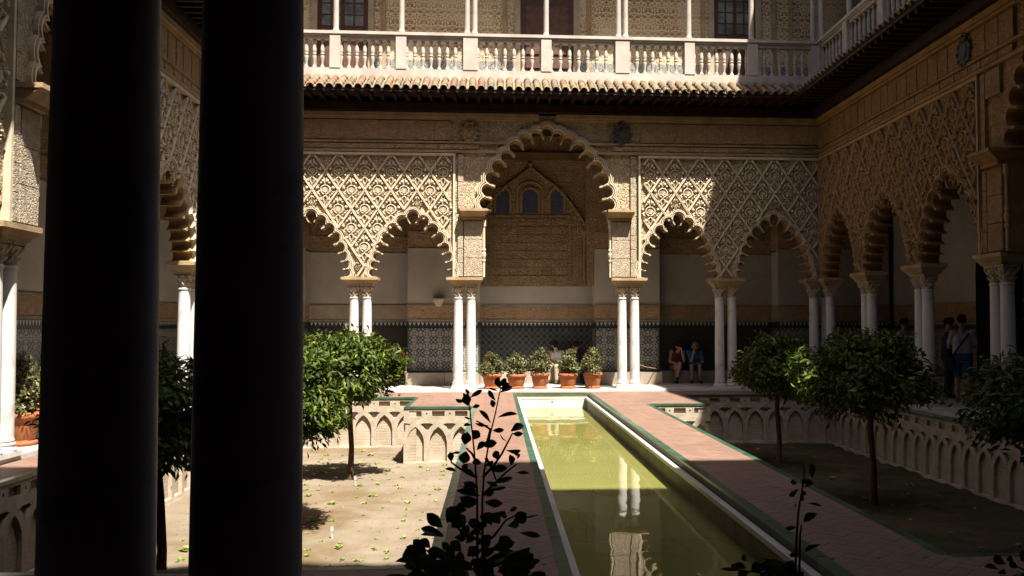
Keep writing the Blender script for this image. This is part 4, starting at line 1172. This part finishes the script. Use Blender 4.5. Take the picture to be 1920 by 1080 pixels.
L1 = [(100,980,85,1038,30),(100,980,132,1025,26),(104,972,145,1005,34),(100,955,165,982,26),(90,970,40,985,10),(76,915,40,972,22),(78,910,48,905,34),(85,835,190,852,20),(52,790,-10,860,22),(45,790,-30,805,14),
 (-60,900,-95,950,24),(-60,900,-70,955,26),(-55,930,8,968,22),(-75,920,-127,928,18),(-64,890,-82,945,44),(-78,980,-60,950,16),(-45,880,-3,890,18),(-50,818,-85,832,10),(-45,780,-90,782,16),(-45,770,0,735,46),
 (-85,675,-72,742,50),(-70,670,-85,610,52),(60,758,122,762,24),(140,710,100,755,6),(155,750,225,780,34),(165,735,222,735,24),(130,670,205,672,20),(0,680,85,695,36),(-20,660,20,705,30),(90,620,75,665,36),
 (-150,600,-155,650,30),(-150,650,-105,652,12),(-120,560,-182,572,18),(155,590,150,645,30),(190,600,205,630,12),(185,615,190,635,20),(180,560,250,550,18),(5,590,-45,595,30),(20,580,65,602,22),(40,560,140,570,36),
 (-90,550,-65,590,30),(-30,520,-88,545,30),(-10,480,-88,500,32),(30,500,88,475,24),(60,500,168,520,24),(0,440,-120,475,30),(-10,390,-105,430,58),(40,440,135,445,22),(20,400,115,390,36),(-70,360,-120,390,48),
 (-190,280,-272,350,52),(-170,290,-125,380,58),(-150,260,-75,315,70),(-180,250,-300,280,34),(-180,240,-300,250,24),(-130,230,-70,230,34),(60,290,0,345,60),(100,280,45,335,66),(125,360,110,325,40),(150,340,190,365,20),(170,310,235,350,60),(200,310,303,320,10),(140,280,200,285,30),(200,250,307,240,30),
 (140,200,100,250,60),(180,160,255,185,36),(170,140,235,142,14),(180,115,272,115,28),(-330,50,-470,60,40),(-340,60,-390,140,70),(-290,120,-350,190,44),(240,30,330,60,60),(200,20,240,80,50),(-250,180,-300,220,40)]
broad_plant('dark leafy plant rising in front of the pool terrace, tallest in the foreground', -.042, 2.72, .82, S1, L1, [(-70,85,250,80,72),(-20,10,310,55,52)], 21, .000565)
S2 = [[(-10,0),(5,170),(25,350),(50,450),(80,580),(70,640)], [(15,0),(10,230),(8,300)], [(40,430),(20,470),(10,500)], [(-20,0),(-90,60),(-190,70)], [(-20,0),(-230,20),(-330,40)]]
L2 = [(65,570,70,655,34),(45,540,10,560,20),(25,520,-25,530,24),(15,495,-30,490,14),(20,468,-25,445,30),(65,485,160,510,16),(65,440,85,465,24),(60,415,140,400,14),(10,380,10,400,8),(25,310,115,355,44),(15,150,130,180,26),(-35,130,-75,130,26),
 (-105,90,-195,70,60),(-215,70,-285,40,60),(-325,25,-445,25,20),(65,5,165,20,14),(-190,40,-120,60,50),(-60,20,-110,40,40),(-270,50,-300,90,30)]
broad_plant('slender dark seedling shrub standing up against the right pool edge', .895, 2.72, .82, S2, L2, [(-150,-40,140,70,36)], 22, .000505)
S3 = [[(0,-100),(0,40),(20,90)], [(0,-60),(-90,20),(-150,50)], [(0,-60),(80,40)]]
L3 = [(-100,60,-200,30,45),(-60,70,-110,120,50),(-20,90,-60,150,46),(20,80,60,140,50),(-150,40,-190,70,36),(60,60,130,90,50)]
broad_plant('dark plant whose topmost leaves show in the bottom right corner', 1.66, 2.72, .80, S3, L3, [(0,-20,130,70,40)], 23, .000505)

# ------------------------------------------------------------------ seedlings and plant markers
def seedling_mesh(seed):
    q = random.Random(seed); b = MB()
    for i in range(17):
        a = q.uniform(0, 6.28); e = q.uniform(.2, 1.0); L = q.uniform(.5, 1.0); d = Vector((math.cos(a)*math.cos(e*1.1), math.sin(a)*math.cos(e*1.1), math.sin(e*1.1)*.8))
        s = Vector((-math.sin(a), math.cos(a), 0)); c0 = d*L*.25; c1 = d*L; m = d*L*.7; w = L*.28
        b.add([c0, m+s*w+Vector((0,0,.06)), c1-Vector((0,0,.12)), m-s*w+Vector((0,0,.06))], [(0,1,2),(0,2,3)])
    return b.mesh('seedling', M['seedling'])
SEED = [seedling_mesh(s) for s in range(5)]
q = random.Random(5)
def ground_z(x, y, seed): return SOIL - SLOPE(y)*(x < 0) + .05*noise.noise((x*.7, y*.7, seed)) + .025*noise.noise((x*2.6, y*2.6, seed)) + .012*math.sin(y*2*math.pi/.62)
for (x0, x1, y0, y1, sd, px, py, lab, grp, shades, keep) in ((-4.3, -.65, 10.9, 20.9, 1, .33, .47, 'small yellow-green seedling planted in the pale sunlit soil', 'seedlings in the sunlit garden', 1, .78),
                                        (3.5, 7.5, 9.5, 21.0, 5, .62, .85, 'small seedling in the dark soil of the shaded garden', 'seedlings in the shaded garden', 0, .6)):
    y = y0
    while y < y1:
        x = x0
        while x < x1:
            X, Yv = x+q.uniform(-.10, .10), y+q.uniform(-.17, .17)
            if q.random() < keep and X < x1+.05 and not (X < -1.95+.15 and False) and not (X > BLK_L[0]-.1 and Yv > BLK_L[1]-.3 and X < 0) and not (0 < X < BLK_R[0]+.1 and Yv > BLK_R[1]-.3):
                o = place('seedling', SEED[q.randrange(5)], None, loc=(X, Yv, ground_z(X, Yv, sd)-.004), rot=(0, 0, q.uniform(0, 6.28)))
                s = q.choice((.045, .055, .07, .085, .11)) * (1.2 if Yv < 13 else 1.0); o.scale = (s, s, s*.9)
                tag(o, lab, 'seedling', None, grp)
            x += px
        y += py
for (x, y, lab) in ((-2.45, 16.6, 'white plant marker stuck in the soil beside the sunlit tree trunk'), (-2.22, 12.95, 'white plant marker in the soil near the dark column, by a tree shadow')):
    t = thing('plant_marker', lab, 'plant label', (x, y, SOIL-SLOPE(y)-.02))
    MB().box(-.006, .006, -.004, .004, 0, .16).obj('stick', M['whitepaint'], t); MB().frustum((-.018, .018, -.012, -.004), (-.018, .018, -.022, -.014), .10, .17).obj('label_plate', M['whitepaint'], t)

b = MB(); q = random.Random(77)
for _ in range(2600):
    x, y = q.uniform(-4.9, -.6), 10.8+9.8*q.random()**1.5
    if x > BLK_L[0]-.1 and y > BLK_L[1]-.1: continue
    r = q.choice((.008, .010, .013, .018, .026)); z = ground_z(x, y, 1)+r*.2; t = q.uniform(0, 6.28)
    pts = [(x+r*math.cos(t+k*1.257)*q.uniform(.7, 1.2), y+r*math.sin(t+k*1.257)*q.uniform(.7, 1.2), z-r*.5) for k in range(5)]+[(x+r*q.uniform(-.3, .3), y+r*q.uniform(-.3, .3), z+r*q.uniform(.3, .7))]
    b.add(pts, [(k, (k+1) % 5, 5) for k in range(5)])
o = b.obj('soil_clods', M['soil'], kind='stuff'); o['label'] = 'small clods of earth strewn over the sunlit garden soil'
# ------------------------------------------------------------------ people
def skinmat(name, c): return plain(name, c, .55, .35, .06, 20)
M['skin'] = skinmat('skin', (.42, .24, .16)); M['skin2'] = skinmat('tanned_skin', (.36, .19, .12))
def cloth(name, c): return plain(name, c, .9, .1, .12, 14, .2, 60)
def capsule(b, p, r1, q_, r2, n=12):
    p, q_ = Vector(p), Vector(q_)
    if (p-q_).length > 1e-4: b.tube([p, q_], [r1, r2], n)
    b.ball(p, r1, n, 8); b.ball(q_, r2, n, 8)
def remeshed(b, name, mat, parent, vox):
    me = b.mesh(name, mat); o = bpy.data.objects.new(name, me); col.objects.link(o)
    m = o.modifiers.new('r', 'REMESH'); m.mode = 'VOXEL'; m.voxel_size = vox; m.use_smooth_shade = True
    s = o.modifiers.new('s', 'SMOOTH'); s.iterations = 3; s.factor = .5
    dg = bpy.context.evaluated_depsgraph_get(); nm = bpy.data.meshes.new_from_object(o.evaluated_get(dg)); nm.materials.clear(); nm.materials.append(mat)
    o.modifiers.clear(); o.data = nm; nm.name = name; o.parent = parent; return o
def lerp(a, b, t): return Vector(a).lerp(Vector(b), t)
def hand(b, wr, el, curl):
    wr, el = Vector(wr), Vector(el); d = (wr-el).normalized(); s = d.cross(Vector((0, 0, 1))); s = s.normalized() if s.length > .2 else Vector((1, 0, 0)); u = s.cross(d)
    e = wr+d*.085
    for k in (-1, 0, 1): capsule(b, wr+s*.012*k, .019, e+s*.022*k, .016, 8)
    for k, L in ((-1.5, .060), (-.5, .075), (.5, .078), (1.5, .065)):
        p = e+s*.0195*k; m = p+(d*math.cos(curl)-u*math.sin(curl))*L*.55; capsule(b, p, .0098, m, .0092, 6); capsule(b, m, .0092, m+(d*math.cos(curl*2)-u*math.sin(curl*2))*L*.5, .008, 6)
    t = wr+d*.03+s*.025; m = t+(d*.7+s*.75)*.035; capsule(b, t, .012, m, .0105, 6); capsule(b, m, .0105, m+(d*.95+s*.2)*.03, .009, 6)
def person(label, loc, rz, J, skin, top, bottom, shoe, hair, sleeve=.55, leg=.9, long_hair=False, glasses=False, vest=False, sc=1.0):
    T = thing('person', label, 'person', loc, rz); T.scale = (sc,)*3
    V = {k: Vector(v) for k, v in J.items()}; b = MB()
    hd = V['head']; up = (hd-V['neck']).normalized(); fw_ = V.get('look', Vector((0, -1, 0))); fw_ = (fw_-up*fw_.dot(up)).normalized(); sd = up.cross(fw_)
    for s in (-.055, .055): capsule(b, V['pelvis']+Vector((s, 0, 0)), .115, V['chest']+Vector((s, 0, 0)), .108)
    capsule(b, V['chest'], .11, V['neck'], .055); capsule(b, V['neck'], .052, hd-up*.05, .05)
    b.ball(hd+up*.03, .098, 16, 12, (.82, .95, 1.0)); capsule(b, hd-up*.055+fw_*.03, .058, hd-up*.075+fw_*.05, .04)
    capsule(b, hd+fw_*.085, .012, hd+fw_*.108-up*.03, .015, 8)
    for s in (-1, 1): b.ball(hd+sd*(.082*s)-up*.005, .022, 8, 6)
    for s in 'LR':
        capsule(b, V['chest']+(V['sh'+s]-V['chest'])*.4, .07, V['sh'+s], .056); capsule(b, V['sh'+s], .052, V['el'+s], .038); capsule(b, V['el'+s], .038, V['wr'+s], .026); hand(b, V['wr'+s], V['el'+s], .5)
        capsule(b, V['hip'+s], .088, V['kn'+s], .058); capsule(b, V['kn'+s], .056, lerp(V['kn'+s], V['an'+s], .35), .055); capsule(b, lerp(V['kn'+s], V['an'+s], .35), .055, V['an'+s], .036)
        capsule(b, V['an'+s]-Vector((0, 0, .03)), .036, V['toe'+s], .028)
    body = remeshed(b, 'body', skin, T, .0095)
    c = MB()
    for s in (-.055, .055): capsule(c, lerp(V['pelvis'], V['chest'], -.05)+Vector((s, 0, 0)), .132, V['chest']+Vector((s, 0, 0)), .122)
    capsule(c, V['chest'], .12, lerp(V['chest'], V['neck'], .55), .078)
    for s in 'LR':
        capsule(c, V['chest']+(V['sh'+s]-V['chest'])*.4, .08, lerp(V['chest'], V['sh'+s], .8 if vest else 1.0), .06 if vest else .068)
        if not vest: capsule(c, V['sh'+s], .066, lerp(V['sh'+s], V['el'+s], sleeve/.55*.72 if sleeve < 1 else 1), .056)
        if sleeve >= 1: capsule(c, V['el'+s], .05, lerp(V['el'+s], V['wr'+s], .9), .04)
    remeshed(c, 'shirt', top, T, .014)
    c = MB()
    for s in (-.055, .055): capsule(c, V['pelvis']+Vector((s, 0, -.01)), .137, lerp(V['pelvis'], V['chest'], .2)+Vector((s, 0, 0)), .128)
    for s in 'LR':
        capsule(c, V['hip'+s], .104, lerp(V['hip'+s], V['kn'+s], min(1, leg*1.0)), .076)
        if leg >= 1: capsule(c, V['kn'+s], .072, lerp(V['kn'+s], V['an'+s], .93), .056)
    remeshed(c, 'trousers' if leg >= 1 else 'shorts', bottom, T, .014)
    for s in 'LR':
        c = MB(); capsule(c, V['an'+s]-Vector((0, 0, .035)), .042, V['toe'+s]+Vector((0, 0, .004)), .036); remeshed(c, 'shoe', shoe, T, .012)
    c = MB(); c.ball(hd+up*.05-fw_*.022, .103, 14, 10, (.9, .95, .95)); c.ball(hd+up*.075+fw_*.02, .09, 12, 8)
    if long_hair:
        for s in (-1, 0, 1): capsule(c, hd-fw_*.05+sd*.045*s, .06, V['neck']-fw_*.06+sd*.06*s-up*.10, .04)
    hm = remeshed(c, 'hair', hair, T, .012)
    for s in (-1, 1):
        e = MB(); p = hd+sd*(.034*s)+fw_*.083+up*.012; e.ball(p, .011, 8, 6); e.obj('eye', M['black'], T)
    e = MB(); e.ball(hd+fw_*.083-up*.06, .016, 8, 5, (1.4, .6, .35)); e.obj('mouth', plain('lips', (.28, .09, .07), .5, .3, .05), T)
    if glasses:
        e = MB()
        for s in (-1, 1): e.ball(hd+sd*(.034*s)+fw_*.098+up*.014, .027, 10, 6, (1.1, .5, .8))
        for s in (-1, 1): e.tube([hd+sd*(.06*s)+fw_*.09+up*.016, hd+sd*(.088*s)-fw_*.01+up*.012], .005, 6)
        e.tube([hd-sd*.02+fw_*.10+up*.016, hd+sd*.02+fw_*.10+up*.016], .005, 6); e.obj('sunglasses', M['black'], T)
    return T
def seated(lean=.0, cross=False, armL='lap', armR='lap', look=(0, -1, 0), seat=.33):
    p = seat+.10; l = lean
    J = dict(pelvis=(0, .13, p), chest=(0, .10-l*.5, p+.36-l*.12), neck=(0, .07-l*.85, p+.50-l*.2), head=(0, .04-l*1.05, p+.63-l*.25), look=look)
    for s, n_ in ((-1, 'R'), (1, 'L')):
        sh = Vector(J['chest'])+Vector((.165*s, 0, .09)); J['sh'+n_] = sh
        arm = armR if n_ == 'R' else armL
        if arm == 'lap': J['el'+n_] = sh+Vector((.06*s, -.06, -.27)); J['wr'+n_] = Vector((.05*s, -.16, p+.11))
        elif arm == 'chin': J['el'+n_] = Vector((.12*s, -.20-l*.3, p+.17)); J['wr'+n_] = Vector(J['head'])+Vector((.05*s, -.10, -.13))
        elif arm == 'bench': J['el'+n_] = sh+Vector((.10*s, .02, -.26)); J['wr'+n_] = Vector((.27*s, .03, seat+.10))
        J['hip'+n_] = (.09*s, .11, p-.01); J['kn'+n_] = (.11*s, -.31, p+.04); J['an'+n_] = (.12*s, -.33, .10); J['toe'+n_] = (.13*s, -.47, .035)
    if cross: J['knL'] = (-.02, -.34, p+.11); J['anL'] = (-.13, -.44, p-.24); J['toeL'] = (-.15, -.57, p-.28)
    return J
def standing(stride=.1, armL='down', armR='down', look=(0, -1, 0)):
    J = dict(pelvis=(0, 0, .92), chest=(0, -.01, 1.27), neck=(0, 0, 1.45), head=(0, -.02, 1.60), look=look)
    for s, n_ in ((-1, 'R'), (1, 'L')):
        sh = Vector((.175*s, 0, 1.38)); J['sh'+n_] = sh; arm = armR if n_ == 'R' else armL
        if arm == 'down': J['el'+n_] = sh+Vector((.06*s, .03, -.29)); J['wr'+n_] = sh+Vector((.07*s, -.05, -.54))
        else: J['el'+n_] = sh+Vector((.08*s, -.04, -.28)); J['wr'+n_] = Vector((.08*s, -.27, 1.16))
        J['hip'+n_] = (.09*s, 0, .89); J['kn'+n_] = (.10*s, -.03-stride*s*.5, .48); J['an'+n_] = (.10*s, .02-stride*s*.6, .10); J['toe'+n_] = (.115*s, -.13-stride*s*.6, .035)
    return J
hairdark = cloth('dark_hair', (.025, .015, .01)); hairgrey = cloth('grey_hair', (.18, .14, .11)); shoeblk = cloth('dark_shoe', (.03, .03, .03))
person('woman in white top and sunglasses seated behind the pots, long dark hair', (1.66, 25.22, 0), R(-22), seated(.12, armL='lap', armR='lap', look=(.45, -1, 0)), M['skin'], cloth('white_top', (.62, .58, .54)), cloth('beige_trousers', (.42, .34, .24)), cloth('brown_sandal', (.12, .06, .03)), hairdark, leg=1, long_hair=True, glasses=True, vest=True)
person('dark-clothed seated person partly hidden behind a potted shrub', (2.17, 25.22, 0), R(8), seated(.2, look=(-.3, -1, -.3)), M['skin2'], cloth('black_shirt', (.03, .03, .035)), cloth('black_trousers', (.025, .025, .03)), shoeblk, hairdark, leg=1)
person('woman in maroon sleeveless top sitting with crossed legs, hand raised to her face', (4.99, 25.22, 0), R(6), seated(.22, cross=True, armL='chin', look=(.1, -1, 0)), M['skin'], cloth('maroon_top', (.14, .03, .03)), cloth('khaki_shorts', (.30, .26, .18)), shoeblk, hairdark, leg=.7, vest=True)
person('man in blue shirt and dark shorts sitting with hand on his chin', (5.47, 25.22, 0), R(-4), seated(.28, armR='chin', look=(-.1, -1, 0)), M['skin'], cloth('blue_shirt', (.06, .16, .36)), cloth('dark_shorts', (.035, .035, .045)), shoeblk, hairgrey, leg=.85)
mb = person('man in pale grey shirt and blue shorts standing in the shaded gallery, bag on strap', (9.55, 18.35, 0), R(150), standing(.08, armL='hold', armR='hold', look=(0, -1, -.15)), M['skin2'], cloth('pale_grey_shirt', (.40, .40, .46)), cloth('blue_shorts', (.04, .09, .22)), cloth('red_shoe', (.40, .05, .04)), hairdark, leg=.8, sc=1.03)
b = MB(); b.tube([(-.15, .0, 1.44), (-.10, .14, 1.36), (.03, .155, 1.18), (.16, .12, .98), (.20, .04, .88)], .017, 6); b.tube([(-.15, .0, 1.44), (-.10, -.13, 1.34), (.04, -.15, 1.14), (.17, -.10, .96), (.20, .0, .88)], .014, 6)
bag = thing('shoulder_bag', 'dark blue shoulder bag on a strap, worn by the man in pale grey', 'bag', (9.55, 18.35, 0), R(150)); b.obj('strap', M['black'], bag)
MB().frustum((.16, .27, -.13, .13), (.17, .26, -.12, .12), .66, .90).obj('bag_body', cloth('navy_canvas', (.03, .04, .10)), bag)
person('person in white top standing behind the sun-edged orange tree', (9.6, 21.2, 0), R(40), standing(.05), M['skin2'], cloth('offwhite_top', (.50, .50, .52)), cloth('grey_trousers', (.08, .08, .09)), shoeblk, hairdark, leg=1)
person('dark-dressed visitor standing just right of the paired shaded columns', (9.75, 19.35, 0), R(60), standing(.06, armR='hold'), M['skin2'], cloth('dark_violet_top', (.05, .03, .07)), cloth('black_jeans', (.025, .025, .03)), shoeblk, hairdark, leg=1)
person('person in red seated on the bench behind the bright orange tree', (-2.62, 24.56, 0), R(-10), seated(.1, armL='bench', look=(.3, -1, 0)), M['skin'], cloth('red_top', (.42, .07, .05)), cloth('tan_trousers', (.30, .2, .14)), shoeblk, hairdark, leg=1)

# thin barrier rope looping from the column foot to the bench
t = thing('barrier_rope', 'thin pale rope sagging from the right paired columns towards the bench', 'rope', (3.60, 23.5, .60))
MB().tube([(0, 0, 0), (.3, .4, -.10), (.6, .9, -.16), (.95, 1.45, -.20)], .012, 6).obj('rope', M['rope'], t, smooth=True)
MB().ball((.95, 1.45, -.20), .03, 8, 6).obj('rope_end', M['iron'], t)
